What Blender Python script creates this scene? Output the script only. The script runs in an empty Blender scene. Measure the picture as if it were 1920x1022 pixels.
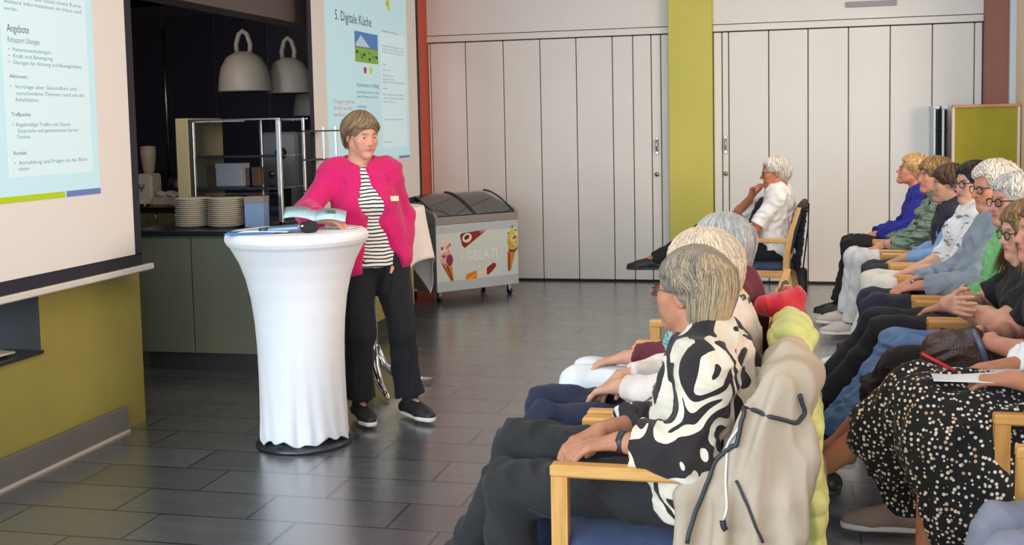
import bpy, math, random
import numpy as np
from math import sin, cos, pi, radians, sqrt
from mathutils import Vector, Matrix
random.seed(7)
C = bpy.context.scene.collection
# ------------------------------------------------------------------ camera, light, exposure
sc = bpy.context.scene
EYE = 1.57
cam_d = bpy.data.cameras.new('camera'); cam = bpy.data.objects.new('camera', cam_d); C.objects.link(cam)
cam_d.sensor_width = 36; cam_d.lens = 2150 / 1920 * 36
cam_d.shift_y = -107.8 / 1920
cam_d.clip_end = 200
cam.matrix_world = Matrix.Translation((0, 0, EYE)) @ Matrix.Rotation(radians(13.6), 4, 'Z') @ Matrix.Rotation(pi/2 - radians(4.5), 4, 'X') @ Matrix.Rotation(radians(-1.2), 4, 'Z')
sc.camera = cam
sc.view_settings.view_transform = 'Standard'; sc.view_settings.look = 'None'
sc.view_settings.gamma = 1; sc.view_settings.use_curve_mapping = False
sc.view_settings.exposure = 0.0
w = bpy.data.worlds.new('sky'); sc.world = w; w.use_nodes = True
w.node_tree.nodes['Background'].inputs[0].default_value = (.75, .87, 1, 1)
w.node_tree.nodes['Background'].inputs[1].default_value = 0.55
def area(name, loc, target, sx, sy, power, col):
    d = bpy.data.lights.new(name, 'AREA'); d.shape = 'RECTANGLE'; d.size = sx; d.size_y = sy; d.energy = power; d.color = col
    o = bpy.data.objects.new(name, d); C.objects.link(o); o.location = loc
    o.rotation_euler = (Vector(target) - Vector(loc)).to_track_quat('-Z', 'Y').to_euler()
    return o
area('window_daylight_left', (-4.6, -1.6, 2.2), (-1.0, 7.5, .9), 4.5, 2.4, 380, (.66, .84, 1))
area('window_daylight_back', (0, -3.2, 2.2), (-.4, 8, 1.2), 5, 2.2, 215, (.86, .94, 1))
area('window_sun_right', (5.6, 3.6, 2.3), (-1.8, 7.4, .6), 3.2, 1.8, 290, (1, .79, .6))
area('ceiling_lamp_hall', (.3, 8.4, 3.3), (.4, 9.0, 0), 2.2, 2.2, 62, (1, .95, .9))
area('ceiling_lamp_front', (-1.2, 4.2, 3.3), (-1.4, 4.6, 0), 1.6, 1.6, 40, (1, .85, .68))

# ------------------------------------------------------------------ materials
MATS = {}
def mat(name, col, rough=.6, metal=0, bump=0, bscale=200, var=0, vscale=6, spec=.5, col2=None, sheen=0, emit=0, alpha=None, coat=0):
    if name in MATS: return MATS[name]
    m = bpy.data.materials.new(name); m.use_nodes = True; nt = m.node_tree; b = nt.nodes['Principled BSDF']
    b.inputs['Base Color'].default_value = (*col, 1); b.inputs['Roughness'].default_value = rough
    b.inputs['Metallic'].default_value = metal; b.inputs['Specular IOR Level'].default_value = spec
    b.inputs['Sheen Weight'].default_value = sheen; b.inputs['Coat Weight'].default_value = coat
    tc = nt.nodes.new('ShaderNodeTexCoord')
    if var or col2:
        n = nt.nodes.new('ShaderNodeTexNoise'); n.inputs['Scale'].default_value = vscale; n.inputs['Detail'].default_value = 4
        nt.links.new(tc.outputs['Object'], n.inputs['Vector'])
        r = nt.nodes.new('ShaderNodeValToRGB')
        c2 = col2 or tuple(max(0, c*(1-var)) for c in col); c1 = col if col2 else tuple(min(1, c*(1+var)) for c in col)
        r.color_ramp.elements[0].position = .35; r.color_ramp.elements[1].position = .65
        r.color_ramp.elements[0].color = (*c2, 1); r.color_ramp.elements[1].color = (*c1, 1)
        nt.links.new(n.outputs['Fac'], r.inputs['Fac']); nt.links.new(r.outputs['Color'], b.inputs['Base Color'])
    if bump:
        n = nt.nodes.new('ShaderNodeTexNoise'); n.inputs['Scale'].default_value = bscale; n.inputs['Detail'].default_value = 3
        nt.links.new(tc.outputs['Object'], n.inputs['Vector'])
        bp = nt.nodes.new('ShaderNodeBump'); bp.inputs['Strength'].default_value = bump; bp.inputs['Distance'].default_value = .01
        nt.links.new(n.outputs['Fac'], bp.inputs['Height']); nt.links.new(bp.outputs['Normal'], b.inputs['Normal'])
    if emit:
        b.inputs['Emission Color'].default_value = (*col, 1); b.inputs['Emission Strength'].default_value = emit
    MATS[name] = m; return m
def lin(r, g, b): 
    f = lambda c: (c/255/12.92) if c/255 <= .04045 else ((c/255+.055)/1.055)**2.4
    return (f(r), f(g), f(b))
def fabric(name, col, **k):
    k.setdefault('rough', .85); k.setdefault('bump', .25); k.setdefault('bscale', 260); k.setdefault('sheen', .05); k.setdefault('var', .12); k.setdefault('vscale', 9)
    return mat(name, col, **k)
def glass(name, tint=(1,1,1), a=.25, rough=.03):
    if name in MATS: return MATS[name]
    m = bpy.data.materials.new(name); m.use_nodes = True; nt = m.node_tree; nt.nodes.clear()
    o = nt.nodes.new('ShaderNodeOutputMaterial'); t = nt.nodes.new('ShaderNodeBsdfTransparent'); g = nt.nodes.new('ShaderNodeBsdfGlossy'); mx = nt.nodes.new('ShaderNodeMixShader')
    g.inputs['Roughness'].default_value = rough; t.inputs['Color'].default_value = (*tint, 1)
    fr = nt.nodes.new('ShaderNodeFresnel'); ad = nt.nodes.new('ShaderNodeMath'); ad.operation = 'ADD'; ad.inputs[1].default_value = a*.3
    nt.links.new(fr.outputs[0], ad.inputs[0]); nt.links.new(ad.outputs[0], mx.inputs[0])
    nt.links.new(t.outputs[0], mx.inputs[1]); nt.links.new(g.outputs[0], mx.inputs[2]); nt.links.new(mx.outputs[0], o.inputs[0])
    MATS[name] = m; return m
def wood(name, c1, c2, axis='X', scale=6, rough=.45):
    if name in MATS: return MATS[name]
    m = mat(name, c1, rough); nt = m.node_tree; b = nt.nodes['Principled BSDF']
    tc = nt.nodes.new('ShaderNodeTexCoord'); mp = nt.nodes.new('ShaderNodeMapping')
    mp.inputs['Scale'].default_value = {'X': (1, 9, 9), 'Y': (9, 1, 9), 'Z': (9, 9, 1)}[axis]
    n = nt.nodes.new('ShaderNodeTexNoise'); n.inputs['Scale'].default_value = scale; n.inputs['Detail'].default_value = 6
    r = nt.nodes.new('ShaderNodeValToRGB'); r.color_ramp.elements[0].color = (*c2, 1); r.color_ramp.elements[1].color = (*c1, 1)
    r.color_ramp.elements[0].position = .3; r.color_ramp.elements[1].position = .6
    nt.links.new(tc.outputs['Object'], mp.inputs[0]); nt.links.new(mp.outputs[0], n.inputs[0]); nt.links.new(n.outputs[0], r.inputs[0]); nt.links.new(r.outputs[0], b.inputs['Base Color'])
    return m
def attr_mat(name, rough=.5, spec=.4, sss=0, bump=.15, bscale=120, sheen=0):
    if name in MATS: return MATS[name]
    m = mat(name, (1,1,1), rough, bump=bump, bscale=bscale, spec=spec, sheen=sheen); nt = m.node_tree
    a = nt.nodes.new('ShaderNodeAttribute'); a.attribute_name = 'Col'
    nt.links.new(a.outputs['Color'], nt.nodes['Principled BSDF'].inputs['Base Color'])
    if sss:
        b = nt.nodes['Principled BSDF']; b.inputs['Subsurface Weight'].default_value = sss; b.inputs['Subsurface Radius'].default_value = (.012, .005, .003)
        b.inputs['Subsurface Scale'].default_value = 1
    return m

# ------------------------------------------------------------------ object helpers
def thing(name, label, cat, loc=(0,0,0), rz=0, group=None):
    o = bpy.data.objects.new(name, None); o.empty_display_size = .1; C.objects.link(o)
    o.location = loc; o.rotation_euler = (0, 0, rz); o['label'] = label; o['category'] = cat
    if group: o['group'] = group
    return o
def link(name, me, m, parent=None, label=None):
    o = bpy.data.objects.new(name, me); C.objects.link(o)
    if m is not None:
        for x in (m if isinstance(m, (list, tuple)) else [m]): me.materials.append(x)
    if parent is not None: o.parent = parent
    if label: o['label'] = label
    return o
def tag(o, label, cat, group=None):
    o['label'] = label; o['category'] = cat
    if group: o['group'] = group
    return o
def struct(o): o['kind'] = 'structure'; return o
def dup(root, loc, rz, label, group=None):
    def cp(o, par):
        c = o.copy(); C.objects.link(c)
        if par is not None: c.parent = par
        for ch in list(o.children): cp(ch, c)
        return c
    r = cp(root, None); r.location = loc; r.rotation_euler = (0, 0, rz); r['label'] = label
    if group: r['group'] = group
    return r
class MB:
    """collects polygons of one part"""
    def __init__(s): s.v = []; s.f = []; s.mi = []; s.sm = []
    def add(s, v, f, mi=0, sm=False):
        n = len(s.v); s.v += [tuple(map(float, p)) for p in v]; s.f += [tuple(n+i for i in q) for q in f]; s.mi += [mi]*len(f); s.sm += [sm]*len(f); return s
    def box(s, lo, hi, bev=0, mi=0, rot=None, piv=None):
        x0,y0,z0 = lo; x1,y1,z1 = hi
        if bev <= 0:
            v = [(x0,y0,z0),(x1,y0,z0),(x1,y1,z0),(x0,y1,z0),(x0,y0,z1),(x1,y0,z1),(x1,y1,z1),(x0,y1,z1)]
            f = [(3,2,1,0),(4,5,6,7),(0,1,5,4),(1,2,6,5),(2,3,7,6),(3,0,4,7)]
        else:
            b = min(bev, (x1-x0)/2.01, (y1-y0)/2.01, (z1-z0)/2.01); v = []; idx = {}
            for ix,X in enumerate((x0,x1)):
                for iy,Y in enumerate((y0,y1)):
                    for iz,Z in enumerate((z0,z1)):
                        sx,sy,sz = (1,-1)[ix],(1,-1)[iy],(1,-1)[iz]
                        for a in range(3):
                            p = [X+sx*b, Y+sy*b, Z+sz*b]; p[a] = (X,Y,Z)[a]
                            idx[ix,iy,iz,a] = len(v); v.append(tuple(p))
            f = []
            for a in range(3):
                o = [i for i in range(3) if i != a]
                for e in (0,1):
                    q = []
                    for (i,j) in ((0,0),(1,0),(1,1),(0,1)):
                        k = [0,0,0]; k[a] = e; k[o[0]] = i; k[o[1]] = j; q.append(idx[(*k,a)])
                    f.append(tuple(q) if (e ^ (a == 1)) else tuple(reversed(q)))
            for a in range(3):
                o = [i for i in range(3) if i != a]
                for i in (0,1):
                    for j in (0,1):
                        k0 = [0,0,0]; k1 = [0,0,0]; k0[o[0]] = k1[o[0]] = i; k0[o[1]] = k1[o[1]] = j; k1[a] = 1
                        f.append((idx[(*k0,o[0])], idx[(*k1,o[0])], idx[(*k1,o[1])], idx[(*k0,o[1])]))
            for c in [(i,j,k) for i in (0,1) for j in (0,1) for k in (0,1)]: f.append(tuple(idx[(*c,a)] for a in range(3)))
        if rot is not None:
            P = Vector(piv or (0,0,0)); v = [tuple(rot @ (Vector(p)-P) + P) for p in v]
        return s.add(v, f, mi)
    def tube(s, pts, r, n=10, mi=0, flat=1, cap=True, closed=False, up=None):
        pts = [Vector(p) for p in pts]; N = len(pts); rs = r if isinstance(r, (list,tuple)) else [r]*N
        v = []; f = []; prev = None
        for i,p in enumerate(pts):
            if closed: t = pts[(i+1)%N]-pts[i-1]
            else: t = (pts[min(i+1,N-1)]-pts[max(i-1,0)])
            t = t.normalized() if t.length > 1e-9 else Vector((0,0,1))
            if prev is None:
                u = Vector(up) if up else (Vector((0,0,1)) if abs(t.z) < .9 else Vector((1,0,0)))
            else: u = prev
            u = (u - t*u.dot(t)).normalized(); prev = u; b = t.cross(u)
            for k in range(n):
                a = 2*pi*k/n; v.append(p + u*cos(a)*rs[i]*flat + b*sin(a)*rs[i])
        for i in range(N if closed else N-1):
            j = (i+1) % N
            for k in range(n): f.append((i*n+k, i*n+(k+1)%n, j*n+(k+1)%n, j*n+k))
        if cap and not closed: f.append(tuple(reversed(range(n)))); f.append(tuple((N-1)*n+k for k in range(n)))
        return s.add(v, f, mi, True)
    def lathe(s, prof, n=32, mi=0, c=(0,0,0), sx=1, sy=1, fn=None, close=False):
        v = []; f = []
        for r,z in prof:
            for k in range(n):
                a = 2*pi*k/n; rr = r*(fn(a,z) if fn else 1); v.append((c[0]+rr*cos(a)*sx, c[1]+rr*sin(a)*sy, c[2]+z))
        for i in range(len(prof)-1):
            for k in range(n): f.append((i*n+k, i*n+(k+1)%n, (i+1)*n+(k+1)%n, (i+1)*n+k))
        if prof[0][0] > 1e-6: f.append(tuple(reversed(range(n))))
        if prof[-1][0] > 1e-6: f.append(tuple((len(prof)-1)*n+k for k in range(n)))
        return s.add(v, f, mi, True)
    def prism(s, poly, axis, a, b, mi=0):
        """poly: 2-d outline in the plane normal to axis, extruded from a to b"""
        n = len(poly)
        def P(p, h): return {'x': (h,p[0],p[1]), 'y': (p[0],h,p[1]), 'z': (p[0],p[1],h)}[axis]
        v = [P(p,a) for p in poly]+[P(p,b) for p in poly]
        f = [tuple(range(n)), tuple(reversed(range(n,2*n)))]+[(i, i+n, (i+1)%n+n, (i+1)%n) for i in range(n)]
        return s.add(v, f, mi)
    def mesh(s, name='m'):
        me = bpy.data.meshes.new(name); me.from_pydata(s.v, [], s.f)
        me.polygons.foreach_set('material_index', s.mi); me.polygons.foreach_set('use_smooth', s.sm)
        import bmesh
        bm = bmesh.new(); bm.from_mesh(me); bmesh.ops.recalc_face_normals(bm, faces=bm.faces); bm.to_mesh(me); bm.free()
        me.update(); return me
    def build(s, name, m, parent=None, label=None): return link(name, s.mesh(name), m, parent, label)
def text_mesh(txt, size, ext=.0008, align='LEFT'):
    cu = bpy.data.curves.new('t', 'FONT'); cu.body = txt; cu.size = size; cu.extrude = ext; cu.align_x = align; cu.resolution_u = 2
    o = bpy.data.objects.new('t', cu); C.objects.link(o); dg = bpy.context.evaluated_depsgraph_get()
    me = bpy.data.meshes.new_from_object(o.evaluated_get(dg)); bpy.data.objects.remove(o); bpy.data.curves.remove(cu)
    v = [tuple(p.co) for p in me.vertices]; f = [tuple(p.vertices) for p in me.polygons]; bpy.data.meshes.remove(me)
    return v, f

# ------------------------------------------------------------------ implicit surfaces (one continuous skin from blended limbs)
A3 = lambda p: np.array(p, dtype=np.float64)
def nrm(v): v = A3(v); return v/ (np.linalg.norm(v)+1e-12)
class SDF:
    def __init__(s, h): s.h = h; s.P = []
    def cone(s, a, b, ra, rb, k=.02, flat=None, cut=0, op=0):
        a = A3(a); b = A3(b); ba = b-a; L2 = max(ba@ba, 1e-10); L = sqrt(L2)
        def fn(x, y, z):
            px, py, pz = x-a[0], y-a[1], z-a[2]
            tt = (px*ba[0]+py*ba[1]+pz*ba[2])/L2; t = np.clip(tt, 0, 1)
            px = px-t*ba[0]; py = py-t*ba[1]; pz = pz-t*ba[2]
            if flat is not None:
                ax, f = flat; g = 1/f-1; dd = (px*ax[0]+py*ax[1]+pz*ax[2])*g
                px = px+dd*ax[0]; py = py+dd*ax[1]; pz = pz+dd*ax[2]
            d = np.sqrt(px*px+py*py+pz*pz)-(ra+(rb-ra)*t)
            if flat is not None: d = d*min(1, max(flat[1], .5))
            if cut & 1: d = np.maximum(d, -tt*L)
            if cut & 2: d = np.maximum(d, (tt-1)*L)
            return d
        m = max(ra, rb)*(max(1, flat[1]) if flat is not None else 1) + max(k, 0)+3*s.h
        s.P.append((np.minimum(a,b)-m, np.maximum(a,b)+m, fn, op, k)); return s
    def chain(s, pts, rs, k=.02, **kw):
        for i in range(len(pts)-1): s.cone(pts[i], pts[i+1], rs[i], rs[i+1], k, **kw)
        return s
    def ell(s, c, r, R=None, k=.02, op=0):
        c = A3(c); r = A3(r); R = np.eye(3) if R is None else np.array(R)
        def fn(x, y, z):
            px, py, pz = x-c[0], y-c[1], z-c[2]
            qx = R[0,0]*px+R[1,0]*py+R[2,0]*pz; qy = R[0,1]*px+R[1,1]*py+R[2,1]*pz; qz = R[0,2]*px+R[1,2]*py+R[2,2]*pz
            k0 = np.sqrt((qx/r[0])**2+(qy/r[1])**2+(qz/r[2])**2); k1 = np.sqrt((qx/r[0]**2)**2+(qy/r[1]**2)**2+(qz/r[2]**2)**2)
            return k0*(k0-1)/np.maximum(k1, 1e-6)
        m = r.max()+max(k, 0)+3*s.h
        s.P.append((c-m, c+m, fn, op, k)); return s
    def plane(s, p, n, k=.004, lo=None, hi=None):
        """cut away everything on the n side of p"""
        p = A3(p); n = nrm(n)
        fn = lambda x, y, z: -((x-p[0])*n[0]+(y-p[1])*n[1]+(z-p[2])*n[2])
        s.P.append((A3(lo if lo is not None else (-9,-9,-9)), A3(hi if hi is not None else (9,9,9)), fn, 1, k)); return s
    def build(s, disp=None, smooth=1):
        h = s.h; add = [q for q in s.P if q[3] == 0]
        lo = np.min([q[0] for q in add], 0); hi = np.max([q[1] for q in add], 0)
        n = np.ceil((hi-lo)/h).astype(int)+2
        ax = [np.float32(lo[i])+np.arange(n[i], dtype=np.float32)*np.float32(h) for i in range(3)]
        V = np.full(tuple(n), .5, np.float32)
        for (l, u, fn, op, k) in s.P:
            i0 = np.clip(np.floor((l-lo)/h).astype(int), 0, n); i1 = np.clip(np.ceil((u-lo)/h).astype(int)+1, 0, n)
            if np.any(i1 <= i0): continue
            sl = tuple(slice(i0[i], i1[i]) for i in range(3))
            d = fn(ax[0][sl[0]][:,None,None], ax[1][sl[1]][None,:,None], ax[2][sl[2]][None,None,:]).astype(np.float32)
            W = V[sl]
            if op == 0:
                r = np.minimum(W, d)
                if k > 0: hh = np.maximum(k-np.abs(W-d), 0)/k; r = r-hh*hh*k*.25
            else:
                d = -d; r = np.maximum(W, d)
                if k > 0: hh = np.maximum(k-np.abs(W-d), 0)/k; r = r+hh*hh*k*.25
            V[sl] = r
        I = V < 0
        cnt = np.zeros(tuple(n-1), np.int8)
        for dx in (0,1):
            for dy in (0,1):
                for dz in (0,1): cnt += I[dx:n[0]-1+dx, dy:n[1]-1+dy, dz:n[2]-1+dz]
        cells = np.argwhere((cnt > 0) & (cnt < 8)); N = len(cells)
        idx = np.full(tuple(n-1), -1, np.int32); idx[tuple(cells.T)] = np.arange(N)
        cv = {}
        for c in [(a,b,e) for a in (0,1) for b in (0,1) for e in (0,1)]: cv[c] = V[cells[:,0]+c[0], cells[:,1]+c[1], cells[:,2]+c[2]]
        acc = np.zeros((N,3), np.float32); num = np.zeros(N, np.float32)
        for a in range(3):
            for e in [(0,0),(0,1),(1,0),(1,1)]:
                c0 = list(e); c0.insert(a, 0); c1 = list(e); c1.insert(a, 1)
                v0 = cv[tuple(c0)]; v1 = cv[tuple(c1)]; m = (v0 < 0) != (v1 < 0)
                t = np.where(m, v0/np.where(m, v0-v1, 1), 0)
                p = np.tile(np.array(c0, np.float32), (N,1)); p[:,a] += t
                acc += p*m[:,None]; num += m
        verts = (cells+acc/num[:,None])*h+lo
        quads = []
        for a in range(3):
            b, c = (a+1) % 3, (a+2) % 3
            s0 = [slice(1,-1)]*3; s1 = [slice(1,-1)]*3; s0[a] = slice(0, n[a]-1); s1[a] = slice(1, n[a])
            A = I[tuple(s0)]; B = I[tuple(s1)]; e = np.argwhere(A != B)
            if len(e) == 0: continue
            fl = A[tuple(e.T)]; off = np.array([1,1,1]); off[a] = 0; g = e+off
            def cell(db, dc):
                q = g.copy(); q[:,b] += db; q[:,c] += dc; return idx[tuple(q.T)]
            q = np.stack([cell(-1,-1), cell(0,-1), cell(0,0), cell(-1,0)], 1)
            q[~fl] = q[~fl][:, ::-1]; quads.append(q)
        quads = np.concatenate(quads); quads = quads[(quads >= 0).all(1)]
        for _ in range(smooth): verts = lap(verts, quads, .5)
        if disp is not None:
            nn = vnormals(verts, quads); verts = verts+nn*disp(verts, nn)[:,None]
        return verts, quads
def lap(v, q, w):
    N = len(v); s = np.zeros((N,3)); c = np.zeros(N)
    for i in range(4):
        a = q[:,i]; b = q[:,(i+1)%4]
        for k in range(3): s[:,k] += np.bincount(a, v[b,k], N)+np.bincount(b, v[a,k], N)
        c += np.bincount(a, minlength=N)+np.bincount(b, minlength=N)
    return v*(1-w)+s/np.maximum(c,1)[:,None]*w
def vnormals(v, q):
    n = np.cross(v[q[:,2]]-v[q[:,0]], v[q[:,3]]-v[q[:,1]]); N = len(v); r = np.zeros((N,3))
    for i in range(4):
        for k in range(3): r[:,k] += np.bincount(q[:,i], n[:,k], N)
    return r/(np.linalg.norm(r, axis=1)[:,None]+1e-12)
def np_mesh(name, v, q, col=None, smooth=True):
    me = bpy.data.meshes.new(name); me.vertices.add(len(v)); me.vertices.foreach_set('co', np.asarray(v, np.float32).ravel())
    nl = q.shape[1]; me.loops.add(q.size); me.loops.foreach_set('vertex_index', q.astype(np.int32).ravel())
    me.polygons.add(len(q)); me.polygons.foreach_set('loop_start', np.arange(0, q.size, nl, dtype=np.int32))
    me.update(calc_edges=True)
    me.polygons.foreach_set('use_smooth', np.full(len(q), smooth))
    if col is not None:
        a = me.color_attributes.new('Col', 'FLOAT_COLOR', 'POINT'); c = np.ones((len(v),4), np.float32); c[:,:3] = col; a.data.foreach_set('color', c.ravel())
    me.validate(); return me
def wrinkle(amp, freq=55, seed=0, stretch=(1,1,1)):
    rs = np.random.RandomState(seed); K = rs.normal(size=(6,3)); K = K/np.linalg.norm(K,axis=1)[:,None]*freq*rs.uniform(.5,1.6,(6,1))*np.array(stretch); ph = rs.uniform(0,6.28,6)
    def f(v, n):
        w_ = np.zeros(len(v)); off = np.zeros(len(v))
        for i in range(3): off += np.sin(v@K[i]*.45+ph[i])
        for i in range(6): w_ += (1-np.abs(np.sin(v@K[i]*.5+off*1.1+ph[i]))*2)*(.7 if i > 2 else 1)
        return amp*w_*.45
    return f

# ------------------------------------------------------------------ people
def rotm(yaw=0, pitch=0, roll=0):
    """yaw turns the face to the person's left (+), pitch looks up (+), roll tips to the right ear (+)"""
    return np.array(Matrix.Rotation(radians(yaw), 3, 'Z') @ Matrix.Rotation(radians(pitch), 3, 'X') @ Matrix.Rotation(radians(roll), 3, 'Y'))
def seated(**o):
    J = dict(pelvis=(0,-.12,.55), belly=(0,-.125,.68), chest=(0,-.13,.86), neck=(0,-.13,.975), head=(0,-.09,1.15),
             shL=(-.16,-.13,.935), shR=(.16,-.13,.935), elL=(-.23,-.07,.70), elR=(.23,-.07,.70), wrL=(-.13,.15,.655), wrR=(.13,.15,.655),
             hipL=(-.09,-.1,.54), hipR=(.09,-.1,.54), knL=(-.12,.36,.55), knR=(.12,.36,.55), anL=(-.12,.38,.10), anR=(.12,.38,.10),
             toL=(-.13,.52,.05), toR=(.13,.52,.05), yaw=0, pitch=0, roll=0, hs=1., handL=((.5,.8,-.3),(0,-.2,-1),.5), handR=((-.5,.8,-.3),(0,-.2,-1),.5))
    for k, v in o.items(): J[k] = v
    return fix(J)
def fix(J):
    for k, v in J.items():
        if isinstance(v, tuple) and len(v) == 3 and not isinstance(v[0], tuple): J[k] = A3(v)
    J['R'] = rotm(J['yaw'], J['pitch'], J['roll']); return J
def fwd(J):
    r = J['shR']-J['shL']; u = J['neck']-J['pelvis']; return nrm(np.cross(u, r))   # forward
def torso(S, J, inf=0, bulk=1., bust=0, belly=0, k=.05, low=True, hem=None):
    f = fwd(J); fl = (f, .74); pe, be, ch, ne = J['pelvis'], J['belly'], J['chest'], J['neck']; r = nrm(J['shR']-J['shL'])
    u = nrm(ne-ch)
    if low:
        S.cone(pe-r*.06*bulk, pe+r*.06*bulk, .105*bulk+inf, .105*bulk+inf, k, flat=(f,.95))
    S.cone(pe, be, .14*bulk+inf, .133*bulk+inf, k, flat=(f,.8)); S.cone(be, ch, .133*bulk+inf, .15*bulk+inf, k, flat=fl)
    S.cone(ch, ch+u*.07, .15*bulk+inf, .125+inf, k, flat=fl)
    S.cone(ch+u*.04, ne-u*.045, .115+inf, .062+inf, k, flat=(f,.8))
    for s in ('L','R'):
        sh = J['sh'+s]; S.cone(sh, ch+(sh-ch)*.45+u*.03, .052+inf, .082+inf, .05, flat=(f,.85)); S.cone(sh+u*.005, ne-u*.018, .047+inf, .036+inf, .05)
        if bust: S.ell(ch+(r if s=='R' else -r)*.068+f*(.085)+u*-.02, (.065*bust+inf*.6,)*3, k=.06)
    if belly: S.ell(be+f*.05-u*.01, (.13+inf, .13*belly+inf, .12+inf), k=.08)
    return S
def arm(S, J, s, inf=0, thick=1., t0=0, t1=2., k=.02, cuff=0):
    """t: 0 shoulder, 1 elbow, 2 wrist"""
    sh, el, wr = J['sh'+s], J['el'+s], J['wr'+s]; R1, R2, R3 = .05*thick, .04*thick, .027*thick
    e1 = sh+(el-sh)*min(t1,1); S.cone(sh, e1, R1+inf, R1+(R2-R1)*min(t1,1)+inf+(cuff if t1 <= 1 else 0), k, cut=2 if t1 <= 1 else 0)
    if t1 > 1:
        t = t1-1; m = el+(wr-el)*.3
        if t > .3: S.cone(el, m, R2+inf, R2*1.04+inf, k); S.cone(m, el+(wr-el)*t, R2*1.04+inf, R2*1.04+(R3-R2*1.04)*((t-.3)/.7)+inf+cuff, k, cut=2 if t < 1.01 and inf else 0)
        else: S.cone(el, el+(wr-el)*t, R2+inf, R2*1.04+inf+cuff, k, cut=2)
    return S
def leg(S, J, s, inf=0, thick=1., t1=2., k=.03, hem=0, cut=True):
    hp, kn, an = J['hip'+s], J['kn'+s], J['an'+s]; n = min(t1, 1)
    S.cone(hp, hp+(kn-hp)*n, .092*thick+inf, (.092+( .06-.092)*n)*thick+inf, k, cut=2 if t1 <= 1 else 0)
    if t1 > 1:
        ax = nrm(an-kn); th = nrm(hp-kn); back = nrm(th-ax*(th@ax)+1e-6); m = kn+(an-kn)*.32+back*.018
        S.cone(kn, m, .058*thick+inf, .055*thick+inf, k); t = (t1-1)
        S.cone(m, kn+(an-kn)*t, .055*thick+inf, (.055+(.036-.055)*min(1,t))*thick+inf+hem, k, cut=2 if inf and cut else 0)
    return S
def hand(S, w, f, n, side, curl=.5, sc_=1., spread=.12, k=.006, thumb=1.):
    """w wrist, f pointing direction, n palm normal"""
    w = A3(w); f = nrm(f); n = A3(n); n = nrm(n-f*(n@f)); t = nrm(np.cross(f, n))*(-1 if side == 'R' else 1); t = -t if False else t
    # right hand, palm down (n=-z), pointing +y: cross(f,n)=-x  -> thumb towards -x
    t = nrm(np.cross(f, n)) if side == 'R' else nrm(np.cross(n, f))
    q = lambda a, b, c: w+(t*a+f*b+n*c)*sc_
    S.cone(w-f*.03, q(0,.02,0), .024*sc_, .023*sc_, .015, flat=(n,.72))
    for a, b in ((.025,.03),(.009,.033),(-.009,.032),(-.025,.028)):
        S.cone(q(a*.55,.015,0), q(a,.078+(.004 if abs(a)<.01 else 0),0), .017*sc_, .0125*sc_, .012, flat=(n,.85))
    L = {.028:(.040,.024,.02), .0095:(.044,.028,.022), -.0095:(.041,.026,.021), -.027:(.032,.02,.018)}
    for i, (a, l) in enumerate(L.items()):
        p = q(a,.082,0); d = nrm(f+t*spread*(a/.02)); ang = curl*(.55+.1*i)
        for j in range(3):
            d = nrm(d*cos(ang)+n*sin(ang)); e = p+d*l[j]*sc_; S.cone(p, e, (.0098-.0008*j)*sc_, (.0091-.0008*j)*sc_, k if j else .008); p = e
            ang = curl*(.8 if j == 0 else .5)
    p = q(.022,.018,.008); d = nrm(f*.75+t*.65+n*.25)
    e = p+d*.045*sc_*thumb; S.cone(p, e, .0165*sc_, .0115*sc_, .012); d = nrm(d+f*.35+n*.15*curl); g = e+d*.03*sc_; S.cone(e, g, .0112*sc_, .0105*sc_, k)
    d = nrm(d+f*.3-t*.25); S.cone(g, g+d*.024*sc_, .0105*sc_, .008*sc_, k)
    return S
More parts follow.
